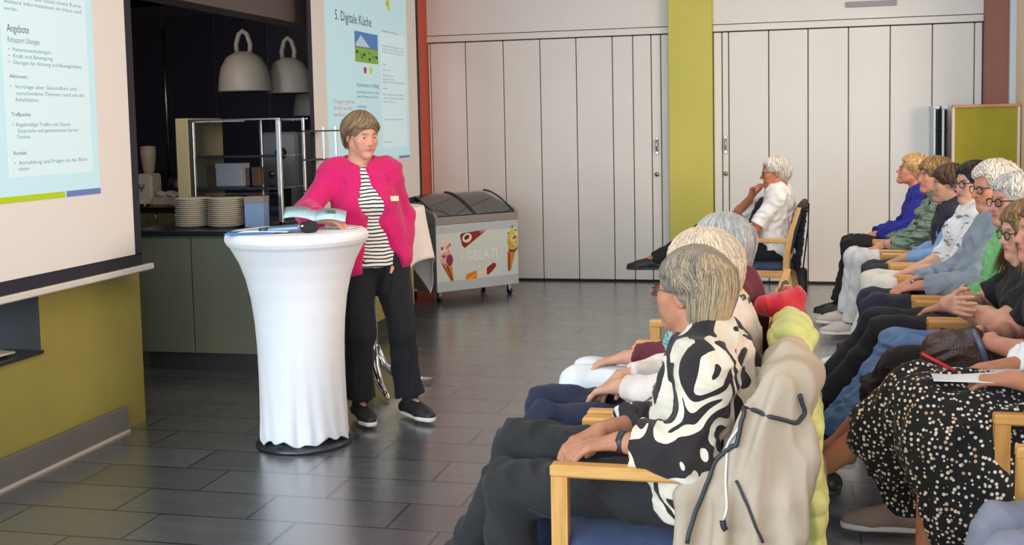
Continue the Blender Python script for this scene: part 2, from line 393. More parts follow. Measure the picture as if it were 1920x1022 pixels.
def head(S, J, F):
    R, c, hs = J['R'], J['head'], J['hs']
    q = lambda x, y, z: c+R@(A3((x,y,z))*hs)
    S.ell(q(0,-.012,.032), A3((.074,.094,.084))*hs, R, .02); S.ell(q(0,.03,-.025), A3((.055*F.get('w',1),.06,.082))*hs, R, .03)
    S.cone(q(0,.04,.058), q(0,.052,.025), .038*hs, .036*hs, .03)
    jw = F.get('jaw', 1)
    for s in (-1, 1):
        S.cone(q(s*.045*jw,.0,-.052), q(s*.014,.068,-.094), .018*hs, .016*hs, .025)
        S.ell(q(s*.036,.062,-.022), (.026*hs,)*3, k=.03)                # cheekbone
        S.ell(q(s*.03,.066,-.058), (.017*hs*F.get('jowl',1),)*3, k=.025)
        S.cone(q(s*.014,.081,.022), q(s*.042,.07,.018), .0105*hs, .009*hs, .012)   # brow
    S.ell(q(0,.078,-.094), (.02*hs*F.get('chin',1),)*3, k=.022)
    for s in (-1, 1): S.ell(q(s*.031,.092,.001), (.0165*hs, .013*hs, .0115*hs), R, .012, op=1)
    for s in (-1, 1): S.ell(q(s*.031,.072,.001), (.0122*hs,)*3, k=.004); S.cone(q(s*.018,.083,.0075), q(s*.045,.076,.005), .0045*hs, .004*hs, .004); S.cone(q(s*.02,.082,-.0078), q(s*.043,.0755,-.006), .004*hs, .0035*hs, .004)
    ns = F.get('nose', 1)
    S.cone(q(0,.084,.006), q(0,.084+.022*ns,-.032), .0078*hs, .0115*hs*ns**.5, .012)
    for s in (-1, 1): S.ell(q(s*.012,.092,-.036), (.0082*hs,.0085*hs,.0075*hs), R, .008)
    S.ell(q(0,.083,-.06), (.026*hs,.014*hs,.018*hs), R, .015)
    S.cone(q(-.018,.086,-.061), q(.018,.086,-.061), .0056*hs, .0056*hs, .004); S.cone(q(-.014,.087,-.072), q(.014,.087,-.072), .0064*hs, .0064*hs, .004)
    S.cone(q(-.021,.095,-.0665), q(.021,.095,-.0665), .003*hs, .003*hs, .002, op=1)
    for s in (-1, 1):
        Re = R@np.array(Matrix.Rotation(radians(-s*14), 3, 'Z'))@np.array(Matrix.Rotation(radians(-12), 3, 'X'))
        S.ell(q(s*.075,-.012,-.006), A3((.0075,.018,.031))*hs, Re, .008); S.ell(q(s*.086,-.006,-.002), A3((.006,.009,.016))*hs, Re, .005, op=1)
    ne = J['neck']; back = R@A3((0,-1,0)); nr = F.get('neckr', .052)
    S.cone(ne-nrm(c-ne)*.03, q(0,-.022,-.045), nr*1.08, nr, .03); return S
def skin_cols(v, J, base, F, brow):
    R, c, hs = J['R'], J['head'], J['hs']; L = (v-c)@R/hs; n = len(v); col = np.tile(np.array(base), (n,1))
    rs = np.sin(v@A3((71,37,53)))*np.sin(v@A3((-43,83,31))); col = col*(1+.06*rs[:,None])
    def g(p, r): return np.exp(-(((L-A3(p))/A3(r))**2).sum(1))[:,None]
    def mix(m, t): 
        nonlocal col; col = col*(1-m)+np.array(t)*m
    red = np.array(base)*A3((1.05,.62,.55))
    near = (np.linalg.norm(L, axis=1) < .16)[:,None]*1.0
    for s in (-1,1):
        mix(g((s*.04,.075,-.03),(.022,.03,.02))*.3*near, red); mix(g((s*.08,-.01,-.01),(.012,.025,.035))*.4*near, red)
        mix(np.clip(g((s*.031,.082,.021),(.019,.02,.0055))*1.3,0,1)*near*F.get('browm',.8), brow)
        mix(g((s*.031,.085,-.012),(.016,.02,.006))*.3*near, np.array(base)*.6)
    mix(g((0,.105,-.032),(.016,.02,.016))*.5*near, red)
    mix(np.clip(g((0,.092,-.0665),(.02,.02,.009))*1.6,0,1)*F.get('lips',.75)*near, F.get('lipc', (.45,.13,.12)))
    if 'tash' in F: mix(np.clip(g((0,.095,-.052),(.028,.02,.008))*1.4,0,1)*near, F['tash'])
    return col
def hair(J, par, base, style, seed, m):
    """scalp cap plus combed locks; one mesh"""
    rs = np.random.RandomState(seed); R, c, hs = J['R'], J['head'], J['hs']
    vol = style.get('vol', .012); S = SDF(style.get('h', .006)); q = lambda x, y, z: A3((x,y,z))*hs
    back = style.get('back', -.07); side = style.get('side', -.02); front = style.get('front', .055); full = style.get('full', 0)
    S.ell(q(0,-.014,.034), A3((.077+vol*.75+full,.097+vol+full,.086+vol))*hs, k=.02)
    S.cone(q(0,-.055,.02), q(0,-.058,back+.03), (.062+vol*.8+full)*hs, (.05+vol*.6+full)*hs*style.get('nape', 1), .03)
    if style.get('bob'): 
        for s in (-1,1): S.cone(q(s*.05,-.02,.03), q(s*(.052-.012*(1-style['bob'])),-.015,side+.03), (.034*hs+vol)*style['bob'], (.028*hs+vol)*style['bob'], .03)
    # face opening
    fr = style.get('recede', 0)
    S.ell(q(0,.10,front-.10-fr*.3), A3((.068+fr*.1,.088+fr,.10+fr*.25))*hs, k=.015, op=1)
    for s in (-1,1): S.ell(q(s*.085,.022,-.045+min(0,side+.02)*.3), A3((.04,.045,.05))*hs, k=.01, op=1)
    wr_ = wrinkle(style.get('lump', .003), 120, seed, (1,1,.5)); cv, cq = S.build(disp=wr_)
    # locks
    N = style.get('n', 260); M = 9; curly = style.get('curly', 0); part = style.get('part', .0)
    a = rs.uniform(-pi, pi, N); th0 = np.radians(4+(style.get('th', 75)-4)*rs.uniform(0, 1, N)**.8)
    absA = np.abs(a)
    hem = np.where(absA < .75, front+rs.normal(0,.005,N), np.where(absA < 1.9, side+(.035*(absA<1.35))+rs.normal(0,.006,N), back+rs.normal(0,.008,N)))
    sm_ = np.clip((absA-.55)/.5, 0, 1); hem = front*(1-sm_)+hem*sm_
    rx, ry, rz = .077+vol*.75+full, .097+vol+full, .086+vol
    lay = rs.uniform(-.003, .0035, N)
    t = np.linspace(0, 1, M)[None,:]; z0 = .034+rz*np.cos(th0); zt = z0[:,None]+(hem-z0)[:,None]*t**1.15
    k_ = np.clip((zt-.034)/rz, -1, 1); rad = np.sqrt(np.clip(1-k_**2, 0, 1)); rad = np.where(zt < .034, 1-style.get('tuck', .25)*((.034-zt)/.1)**1.6, rad)
    aa = a[:,None]+rs.normal(0, style.get('drift', .10), N)[:,None]*t+style.get('swirl', .25)*(t-.3)*np.where(a>part, 1, -1)[:,None]*(1-absA/pi)[:,None]
    x = rx*rad*np.sin(aa); y = ry*rad*np.cos(aa); rho = np.hypot(x, y); az = np.arctan2(x, y)
    NB, NZ = 36, 50; ca = np.arctan2(cv[:,0], cv[:,1]+.014*hs); cr = np.hypot(cv[:,0], cv[:,1]+.014*hs)/hs; tab = np.zeros((NB, NZ))
    ib = ((ca+pi)/(2*pi)*NB).astype(int) % NB; iz = np.clip(((cv[:,2]/hs+.32)/.01).astype(int), 0, NZ-1); np.maximum.at(tab, (ib, iz), cr)
    for _ in range(2): tab = np.maximum(tab, .97*np.maximum(np.roll(tab, 1, 0), np.roll(tab, -1, 0)))
    tq = tab[((az+pi)/(2*pi)*NB).astype(int) % NB, np.clip(((zt+.32)/.01).astype(int), 0, NZ-1)]
    rho2 = np.maximum(rho, np.where(zt < .085, tq, 0)); rho2[:,1:-1] = (rho2[:,:-2]+rho2[:,1:-1]+rho2[:,2:])/3
    rho2 = rho2+lay[:,None]+style.get('flare', 0)*np.maximum(-.05-zt, 0); x = rho2*np.sin(az); y = -.014+rho2*np.cos(az)
    P = np.stack([x, y, zt], 2)
    if curly:
        ph = rs.uniform(0, 6.28, (N,1)); P = P+np.stack([np.sin(t*9+ph), np.cos(t*8+ph*2), np.sin(t*10+ph*3)], 2)*curly
    P = P*hs; T = np.gradient(P, axis=1); T /= np.linalg.norm(T, axis=2)[:,:,None]+1e-9
    Nn = P-A3((0,-.014,.0))*hs; Nn -= T*(Nn*T).sum(2)[:,:,None]; Nn /= np.linalg.norm(Nn, axis=2)[:,:,None]+1e-9; B = np.cross(T, Nn)
    wd = (style.get('lw', .0075)*rs.uniform(.6,1.3,N))[:,None]*np.sin(np.clip(t*.93+.12,0,1)*pi)**.6; tk = wd*.38
    pr = [P+B*wd[:,:,None], P+Nn*tk[:,:,None]+B*wd[:,:,None]*.25, P-B*wd[:,:,None], P-Nn*tk[:,:,None]]
    lv = np.stack(pr, 2).reshape(-1, 3); nq = []
    base_i = (np.arange(N)[:,None,None]*M+np.arange(M-1)[None,:,None])*4; kk = np.arange(4)[None,None,:]; k2 = (kk+1) % 4
    lq = np.stack([base_i+kk, base_i+k2, base_i+4+k2, base_i+4+kk], 3).reshape(-1, 4)
    tone = rs.uniform(0, 1, N); b = np.array(base); c2 = np.array(style.get('c2', tuple(x_*.45 for x_ in base))); c3 = np.array(style.get('c3', base))
    tone = np.clip(tone+style.get('backgold', 0)*(absA/pi-.55), 0, 1); lc = np.where(tone[:,None] < .5, b*(.55+.9*tone[:,None])+c2*(.45-.9*tone[:,None]), b*(2-2*tone[:,None])+c3*(2*tone[:,None]-1))*rs.uniform(.88,1.08,(N,1)); lc = np.repeat(lc, M*4, 0)
    cc = np.tile(b*.8+c2*.2, (len(cv),1)); st = .5+.5*np.sin(np.arctan2(cv[:,0], cv[:,1])*38+cv[:,2]*40); cc = cc*(.8+.12*st[:,None])
    v = np.concatenate([cv, lv]); qd = np.concatenate([cq, lq+len(cv)]); v = v@R.T+c
    return link('hair', np_mesh('hair', v, qd, np.concatenate([cc, lc])), m, par)
M_SKIN = attr_mat('skin', .5, .35, .08, bump=.1, bscale=180)
M_HAIR = attr_mat('hair_strands', .5, .4, 0, bump=.15, bscale=300)
M_EYE = mat('eye_white', (.45,.42,.39), .2); M_IRIS = mat('eye_iris', (.05,.04,.035), .1)
def eyes(J, par, look=(0,0), m_iris=None):
    R, c, hs = J['R'], J['head'], J['hs']
    for s in (-1, 1):
        mb = MB(); n = 14; v = []; f = []; mi = []
        ctr = c+R@(A3((s*.031,.0755,.001))*hs); L = R@rotm(look[0], look[1], 0)
        for i in range(n+1):
            th = pi*i/n
            for k in range(16):
                ph = 2*pi*k/16; v.append(ctr+L@(A3((sin(th)*cos(ph), cos(th), sin(th)*sin(ph)))*.0122*hs))
        for i in range(n):
            for k in range(16): f.append((i*16+k, i*16+(k+1)%16, (i+1)*16+(k+1)%16, (i+1)*16+k)); mi.append(1 if i < 2 else 0)
        mb.v = [tuple(p) for p in v]; mb.f = f; mb.mi = mi; mb.sm = [True]*len(f); mb.build('eye', [M_EYE, m_iris or M_IRIS], par)
def glasses(J, par, m, r=.021, lens=True, rr=.0016, tilt=0, asp=.8):
    R, c, hs = J['R'], J['head'], J['hs']; q = lambda x, y, z: tuple(c+R@(A3((x,y,z))*hs)); mb = MB()
    for s in (-1, 1):
        ring = [q(s*(.033+r*cos(a)*1.15*(1-.1*sin(a)*0)), .104-.006*abs(cos(a)*s+.0), -.003+r*asp*sin(a)) for a in np.linspace(0, 2*pi, 28, endpoint=False)]
        mb.tube(ring, rr, 6, closed=True); mb.tube([q(s*.058,.1,.006), q(s*.074,.085,.008), q(s*.083,.0,.006), q(s*.083,-.02,-.004)], rr*1.05, 6)
        if lens:
            ctr = [q(s*(.033+r*.97*cos(a)*1.15), .1035-.006*abs(cos(a)), -.003+r*asp*.97*sin(a)) for a in np.linspace(0, 2*pi, 20, endpoint=False)]
            mb.add(ctr, [tuple(range(20))], 1)
    mb.tube([q(-.011,.103,.002), q(0,.107,.004), q(.011,.103,.002)], rr, 6)
    return mb.build('glasses', [m, glass('lens_glass', a=.5)], par)
def shoe(J, s, par, m, msole, kind='sneaker', hgt=.045):
    an = J['an'+s]; to = J['to'+s]; d = A3(to)-an; up = A3((0,0,1.)) if 'up'+s not in J else nrm(J['up'+s])
    d = d-up*(d@up); d = nrm(d); sd = np.cross(d, up); base = an-up*(.075 if 'up'+s not in J else .07)
    heel = base-d*.045; ball = base+d*.13; toe = base+d*.175
    S = SDF(.005); u = up
    S.cone(heel+u*.035, ball+u*.027, .034, .042, .02, flat=(u,.75)); S.cone(ball+u*.027, toe+u*.026, .042, .034, .02, flat=(u,.7))
    S.cone(heel+u*.04, an+d*.005-u*.01, .036, .04, .03, cut=2); S.cone(base+d*.015+u*.062, base+d*.10+u*.036, .040, .038, .03)
    S.ell(an+u*.012, (.03,.03,.03), k=.008, op=1)
    S.plane(base+u*.006, -u, k=0)
    v, q = S.build(); o = link('shoe', np_mesh('shoe', v, q), m, par)
    if kind != 'bare':
        S = SDF(.005); S.cone(an+nrm(J['kn'+s]-an)*.07, an-u*.02, .043, .041, .02, cut=1); S.cone(an-u*.01, base+d*.08+u*.04, .04, .03, .02); v, q = S.build(); link('sock', np_mesh('sock', v, q), mat('sock_dark', (.02,.02,.024), .9), o)
    S = SDF(.005); S.cone(heel+u*.008, ball+u*.006, .038, .046, .02, flat=(sd, 1)); S.cone(ball+u*.006, toe+u*.008, .046, .037, .02)
    S.plane(base+u*.022, u, k=.003); S.plane(base-u*.003, -u, k=.003)
    v, q = S.build(); link('sole', np_mesh('sole', v, q), msole, o)
    if kind == 'laced' or 1:
        mb = MB()
        for i in range(4):
            t = .02+i*.026; p = base+d*t+u*(.088-.012*i); w_ = .022
            mb.tube([p-sd*w_-u*.008, p-sd*w_*.4+u*.003, p+sd*w_*.4+u*.003, p+sd*w_+d*.012-u*.008], .0022, 5)
        mb.build('laces', MATS.get('lace') or mat('lace', (.02,.02,.02), .8), o)
    return o
class Person:
    def __init__(s, name, label, loc, rz, J, skin=lin(214,164,134), F=None, brow=(.12,.08,.05), h=.0055, bulk=1., bust=.0, belly=0, arms=1., legs=1., cat='person', group=None):
        s.J = J; s.F = F or {}; s.bulk = bulk; s.bust = bust; s.belly = belly; s.arms = arms; s.legs = legs; s.h = h
        s.root = thing(name, label, cat, loc, rz, group)
        S = SDF(h); head(S, J, s.F); torso(S, J, 0, bulk, bust, belly)
        for d in 'LR':
            arm(S, J, d, 0, arms); leg(S, J, d, 0, legs)
            f, n, cu = J['hand'+d][:3]; hand(S, J['wr'+d], f, n, d, cu, J.get('hsz', 1.), J['hand'+d][3] if len(J['hand'+d]) > 3 else .12)
            an, to = J['an'+d], J['to'+d]; S.cone(an, an+(A3(to)-an)*.85, .034, .026, .02)
        v, q = S.build(smooth=1); s.body = link('body', np_mesh('body', v, q, skin_cols(v, J, skin, s.F, brow)), M_SKIN, s.root)
        eyes(J, s.root, J.get('look', (0,0)))
    def top(s, name, m, inf=.012, t1=2., amp=.004, seed=1, neck=.066, hem=None, open_=False, cuff=.004, h=.007, freq=55, extra=None, vneck=0, ts=0, thick=None, disp=None):
        J = s.J; S = SDF(h); torso(S, J, inf, s.bulk, s.bust, s.belly)
        u = nrm(J['neck']-J['chest']); f = fwd(J)
        for d in 'LR':
            arm(S, J, d, inf+ts, thick or s.arms, t1=t1 if not isinstance(t1, dict) else t1[d], cuff=cuff, k=.03)
        if extra: extra(S)
        if neck: S.ell(J['neck']+u*.035+f*.015, (neck,)*3, k=.006, op=1)
        if vneck: S.cone(J['neck']+u*.03+f*.07, J['neck']-u*vneck+f*.10, .05, .012, .005, op=1)
        if hem: S.plane(hem[0], hem[1], k=.004, lo=hem[2] if len(hem) > 2 else None, hi=hem[3] if len(hem) > 3 else None)
        v, q = S.build(disp=disp or wrinkle(amp, freq, seed)); return link(name, np_mesh(name, v, q), m, s.root)
    def collar(s, name, m, r=.066, hgt=.03, par=None, open_=.6):
        J = s.J; u = nrm(J['neck']-J['chest']); f = fwd(J); rt = np.cross(f, u); mb = MB(); n = 26; v = []; fs = []
        for i in range(n+1):
            a = open_+(2*pi-2*open_)*i/n; d = f*cos(a)+rt*sin(a)
            c0 = J['neck']+u*.0+f*.008
            front = max(0, cos(a))
            for rr, hh in ((r, hgt), (r+.016, hgt-.004), (r+.03, -.018-.03*front), (r+.024, -.018-.03*front), (r+.008, hgt-.012)):
                v.append(c0+d*rr+u*(hh-.028*front))
        for i in range(n):
            for k in range(4): fs.append((i*5+k, i*5+k+1, (i+1)*5+k+1, (i+1)*5+k))
        mb.add(v, fs, 0, True); return mb.build(name, m, par or s.root)
    def trousers(s, m, inf=.014, amp=.005, seed=2, t1=1.98, hem=.012, name='trousers', freq=48, thick=None, h=.0075):
        J = s.J; S = SDF(h); pe, be = J['pelvis'], J['belly']; f = fwd(J); r = nrm(J['shR']-J['shL'])
        S.cone(pe-r*.06*s.bulk, pe+r*.06*s.bulk, .105*s.bulk+inf, .105*s.bulk+inf, .05, flat=(f,.95)); S.cone(pe, pe+(be-pe)*.35, .14*s.bulk+inf*.4, .133*s.bulk+inf*.2, .05, flat=(f,.8), cut=2)
        for d in 'LR': leg(S, J, d, inf, thick or s.legs, t1, hem=hem)
        v, q = S.build(disp=wrinkle(amp, freq, seed)); return link(name, np_mesh(name, v, q), m, s.root)
    def shoes(s, m, msole, kind='sneaker'):
        for d in 'LR': shoe(s.J, d, s.root, m, msole, kind)
    def hairdo(s, base, seed=3, **st): return hair(s.J, s.root, base, st, seed, M_HAIR)
    def specs(s, m, **k): return glasses(s.J, s.root, m, **k)
    def band(s, name, side, t, m, r=.031, w_=.02, par=None):
        J = s.J; el, wr = J['el'+side], J['wr'+side]; a = nrm(wr-el); p = el+(wr-el)*t; rr = r
        mb = MB(); mb.tube([p-a*w_/2, p+a*w_/2], [rr, rr], 20); return mb.build(name, m, s.root)

# ------------------------------------------------------------------ the room
WHITE = mat('panel_white', lin(232,228,222), .45, var=.02, vscale=1.5)
WALLW = mat('wall_white', lin(233,230,226), .7, var=.02, vscale=1.2, bump=.05, bscale=60)
OLIVE = mat('olive_wall', lin(156,142,66), .6, var=.07, vscale=2.2, bump=.06, bscale=90)
YELLOW = mat('yellow_pillar', lin(208,198,92), .6, var=.04, vscale=1.5, bump=.05, bscale=90)
RED = mat('red_wall', lin(205,88,62), .6, bump=.05); BROWN = mat('brown_pillar', lin(150,98,84), .6, var=.05, vscale=3)
DARK = mat('kitchen_dark', lin(52,50,64), .45, var=.2, vscale=2); GAP = mat('gap_black', (.012,.012,.014), .8)
STEEL = mat('steel', (.62,.6,.58), .28, metal=1); CHROME = mat('chrome', (.8,.8,.8), .12, metal=1)
BLACK = mat('black_plastic', (.015,.015,.017), .35); ANTH = mat('anthracite', lin(62,60,62), .5)
def floor_mat():
    m = bpy.data.materials.new('slate_tiles'); m.use_nodes = True; nt = m.node_tree; b = nt.nodes['Principled BSDF']; L = nt.links.new
    tc = nt.nodes.new('ShaderNodeTexCoord'); mp = nt.nodes.new('ShaderNodeMapping'); mp.inputs['Location'].default_value = (.12, .05, 0)
    L(tc.outputs['Object'], mp.inputs[0])
    br = nt.nodes.new('ShaderNodeTexBrick'); br.offset = .37; br.offset_frequency = 2; br.squash = 1
    for k, v in {'Scale':1,'Mortar Size':.007,'Mortar Smooth':.2,'Bias':0,'Brick Width':.6,'Row Height':.3}.items(): br.inputs[k].default_value = v
    br.inputs['Color1'].default_value = (*lin(78,79,83),1); br.inputs['Color2'].default_value = (*lin(94,95,100),1); br.inputs['Mortar'].default_value = (*lin(22,22,25),1)
    L(mp.outputs[0], br.inputs['Vector'])
    n = nt.nodes.new('ShaderNodeTexNoise'); n.inputs['Scale'].default_value = 3; n.inputs['Detail'].default_value = 8; mp2 = nt.nodes.new('ShaderNodeMapping'); mp2.inputs['Scale'].default_value = (1,4,1)
    L(tc.outputs['Object'], mp2.inputs[0]); L(mp2.outputs[0], n.inputs[0])
    mx = nt.nodes.new('ShaderNodeMix'); mx.data_type = 'RGBA'; mx.blend_type = 'MULTIPLY'; mx.inputs[0].default_value = .5
    r = nt.nodes.new('ShaderNodeValToRGB'); r.color_ramp.elements[0].position = .3; r.color_ramp.elements[1].position = .7; r.color_ramp.elements[0].color = (.55,.55,.57,1)
    L(n.outputs[0], r.inputs[0]); L(br.outputs['Color'], mx.inputs[6]); L(r.outputs[0], mx.inputs[7]); L(mx.outputs[2], b.inputs['Base Color'])
    mr = nt.nodes.new('ShaderNodeMapRange'); mr.inputs['To Min'].default_value = .2; mr.inputs['To Max'].default_value = .34; L(n.outputs[0], mr.inputs[0]); L(mr.outputs[0], b.inputs['Roughness'])
    bp = nt.nodes.new('ShaderNodeBump'); bp.inputs['Strength'].default_value = .5; bp.inputs['Distance'].default_value = .004; bp.invert = True
    ad = nt.nodes.new('ShaderNodeMath'); ad.operation = 'MULTIPLY_ADD'; ad.inputs[1].default_value = .06; L(n.outputs[0], ad.inputs[0]); L(br.outputs['Fac'], ad.inputs[2]); L(ad.outputs[0], bp.inputs['Height']); L(bp.outputs[0], b.inputs['Normal'])
    b.inputs['IOR'].default_value = 1.6; b.inputs['Coat Weight'].default_value = 1; b.inputs['Coat Roughness'].default_value = .25; b.inputs['Coat IOR'].default_value = 2.05; L(bp.outputs[0], b.inputs['Coat Normal'])
    return m
def sbox(name, lo, hi, m, bev=0): return struct(MB().box(lo, hi, bev).build(name, m))
YB = 11.22; ZC = 3.35
sbox('floor', (-7.2,-4,-.1), (6,YB+.4,0), floor_mat())
sbox('ceiling', (-7.2,-.5,ZC), (6,YB+.4,ZC+.12), mat('ceiling_white', lin(225,222,218), .8))
# back wall: white fascia above the folding walls, pillars between
sbox('wall_back', (-7.2,YB+.06,0), (6,YB+.3,ZC), WALLW)
sbox('trim_1', (-3.56,YB-.02,2.485), (-1.115,YB+.06,ZC), WALLW); sbox('trim_2', (-.70,YB-.02,2.485), (1.72,YB+.06,ZC), WALLW)
sbox('trim_3', (-3.56,YB-.035,2.415), (-1.115,YB+.06,2.477), WHITE, .004); sbox('trim_4', (-.70,YB-.035,2.415), (1.72,YB+.06,2.477), WHITE, .004)
sbox('trim_5', (-3.56,YB+.01,0), (-1.115,YB+.055,2.49), GAP); sbox('trim_6', (-.70,YB+.01,0), (1.72,YB+.055,2.49), GAP)
sbox('wall_pillar', (-1.114,YB-.14,0), (-.702,YB+.06,ZC), YELLOW, .004)
sbox('wall_pillar_right', (1.72,YB-.14,0), (1.915,YB+.06,ZC), BROWN, .004)
sbox('trim_7', (1.915,YB-.2,0), (1.965,YB+.06,ZC), mat('pale_blue_frame', lin(205,218,230), .5))
sbox('wall_right', (1.965,9.9,0), (2.2,YB+.06,ZC), mat('wall_cream', lin(245,222,190), .7))
def folding(name, xs, hx):
    d = thing(name, '', 'folding wall', (xs[0],YB,0)); del d['label']; del d['category']; d['kind'] = 'structure'
    for i in range(len(xs)-1):
        MB().box((xs[i]-xs[0]+.004,-.02,.02), (xs[i+1]-xs[0]-.004,.008,2.405), .005).build('panel', WHITE, d)
    x = hx-xs[0]
    h = MB(); h.box((x-.016,-.032,1.25), (x+.016,-.02,1.42), .006); h.tube([(x,-.03,1.395),(x,-.06,1.39),(x,-.06,1.30),(x,-.03,1.285)], .009, 8)
    h.build('door_handle', STEEL, d)
    k = MB(); k.tube([(x,-.02,1.06),(x,-.04,1.06)], .022, 16); k.tube([(x,-.04,1.06),(x,-.046,1.06)], .008, 10); k.build('door_lock', STEEL, d)
    return d
folding('door_1', [-3.555,-3.53,-3.16,-2.768,-2.393,-2.03,-1.671,-1.47,-1.292,-1.199,-1.118], -1.243)
folding('door_2', [-.698,-.615,-.553,-.18,.181,.546,.916,1.284,1.646,1.716], -.585)
sbox('baseboard_back', (-3.56,YB-.012,0), (1.72,YB+.02,.018), GAP)
# left side: olive wall, opening to the kitchen, red strip
sbox('wall_left', (-3.62,3.6,0), (-3.42,4.10,ZC), OLIVE)
lw = MB(); lw.box((-3.62,4.10,0), (-3.42,4.66,.545)); lw.box((-3.62,4.10,.86), (-3.42,4.66,ZC)); lw.box((-3.62,4.66,0), (-3.42,5.52,ZC)); struct(lw.build('wall_left_screen', OLIVE))
nb = MB(); nb.box((-4.0,4.08,.52), (-3.6,4.68,.54)); nb.box((-4.0,4.08,.86), (-3.6,4.68,.88)); nb.box((-4.0,4.08,.5), (-3.97,4.68,.9)); nb.box((-4.0,4.06,.5), (-3.42,4.10,.9)) if 0 else None
nb.box((-4.0,4.66,.5), (-3.62,4.69,.9)); nb.box((-3.62,4.652,.545), (-3.421,4.661,.862)); nb.box((-3.62,4.10,.852), (-3.421,4.66,.862)); struct(nb.build('wall_niche', ANTH))
sbox('trim_8', (-3.615,4.10,.545), (-3.405,4.66,.56), mat('niche_sill_dark', (.02,.02,.022), .3))
sbox('baseboard_left', (-3.415,3.6,.012), (-3.385,5.30,.135), mat('plinth_grey', lin(112,106,100), .55, var=.08, vscale=2), .003)
sbox('trim_9', (-3.42,3.6,0), (-3.376,5.30,.012), mat('plinth_edge', lin(205,190,172), .4))
sbox('trim_10', (-3.62,5.52,2.33), (-3.42,10.15,ZC), mat('soffit_brown', lin(92,78,76), .6))
sbox('wall_left_far', (-3.75,10.15,0), (-3.555,YB+.06,ZC), RED)
for i, (x, y, z, c, l) in enumerate(((-3.56,4.38,.561,(150,120,100),'brown magazine lying in the wall niche under the left screen'), (-3.55,4.40,.572,(205,190,176),'pale magazine lying on the brown one in the wall niche'))):
    o = thing('magazine', l, 'magazine', (x,y,z), .15-.3*i); MB().box((-.08,-.13,0), (.08,.13,.01), .001).build('cover', mat('magazine%d' % i, lin(*c), .4, var=.2, vscale=14), o)
# kitchen shell
sbox('wall_kitchen_left', (-7.2,3.6,0), (-7.05,YB+.06,ZC), DARK); sbox('wall_kitchen_near', (-7.05,4.9,0), (-4.05,5.02,ZC), DARK)
sbox('wall_kitchen_back', (-7.05,10.2,0), (-3.75,10.35,ZC), DARK); sbox('wall_kitchen_ceiling', (-7.05,4.9,2.75), (-3.62,10.35,2.82), DARK)

# ------------------------------------------------------------------ kitchen furniture
CAB = mat('cabinet_olive_grey', lin(98,98,78), .5, var=.04, vscale=3); CTOP = mat('worktop_black', lin(30,30,34), .25)
def cabinet(x0, x1, y0, y1, h, gaps, label, side=None, kick=.12, handle=()):
    c = thing('counter_cabinet', label, 'counter', (x0,y0,0)); W = x1-x0; D = y1-y0
    MB().box((0,.02,kick), (W,D,h-.04)).build('body', CAB, c)
    g = [0]+gaps+[W]
    for i in range(len(g)-1): MB().box((g[i]+.003,0,kick+.004), (g[i+1]-.003,.02,h-.05), .003).build('front_panel', CAB, c)
    MB().box((.06,.05,0), (W-.05,D-.05,kick)).build('plinth', mat('plinth_dark', lin(45,42,40), .5), c)
    for hx in handle: MB().tube([(hx,-.005,h-.14),(hx,-.03,h-.13),(hx,-.03,h-.06),(hx,-.005,h-.05)], .006, 8).build('handle', CHROME, c)
    if side: MB().box((W,.0,kick), (W+.012,D,h-.045), .002).build('side_panel', side, c, 'olive green side panel')
    MB().box((-.02,-.03,h-.035), (W+.03,D+.01,h), .004).build('worktop', CTOP, c)
    return c
cabinet(-4.2, -3.0, 6.72, 8.88, .93, [.42,.98], 'olive grey serving counter with black top, carrying the plate stacks', OLIVE)
cabinet(-6.4, -4.45, 8.55, 9.2, .95, [.6,1.2,1.62], 'dark back counter in the kitchen beneath the coffee grinder', handle=(1.3,))
tc_ = thing('tall_cabinet', 'tall black kitchen cupboard with a lit steel edge behind the back counter', 'cupboard', (-6.5,9.4,0))
MB().box((0,0,0), (2.6,.6,2.7)).build('body', DARK, tc_)
for i in range(5): MB().box((.02+.51*i,-.02,.1), (.50+.51*i,0,2.6), .004).build('cupboard_door', mat('cupboard_black', lin(50,48,62), .3), tc_)
MB().tube([(1.06,-.05,1.1),(1.06,-.05,2.5)], .013, 10).build('door_handle', STEEL, tc_)
MB().tube([(.56,-.04,1.1),(.56,-.04,2.2)], .007, 8).build('door_handle', STEEL, tc_)
# plates
PL = mat('plate_stoneware', lin(200,190,172), .35, var=.03)
pm = MB().lathe([(0,.004),(.06,.003),(.072,0),(.078,.004),(.118,.016),(.122,.0185),(.119,.021),(.078,.009),(0,.008)], 36).mesh('plate')
NPL = 14
for s, (px, py, where) in enumerate(((-3.875,6.95,'left plate stack on the black serving counter'), (-3.635,6.95,'right plate stack on the black serving counter'))):
    for i in range(NPL):
        o = link('plate', pm, PL if i == 0 and s == 0 else None); o.location = (px+random.uniform(-.003,.003), py+random.uniform(-.003,.003), .931+i*.0135)
        pos = 'topmost' if i == NPL-1 else 'bottom' if i == 0 else ('%s from the bottom' % ['','second','third','fourth','fifth','sixth','seventh','eighth','ninth','tenth','eleventh','twelfth','thirteenth'][i])
        tag(o, 'stoneware plate, %s in the %s' % (pos, where), 'plate', 'plates stacked on the serving counter')
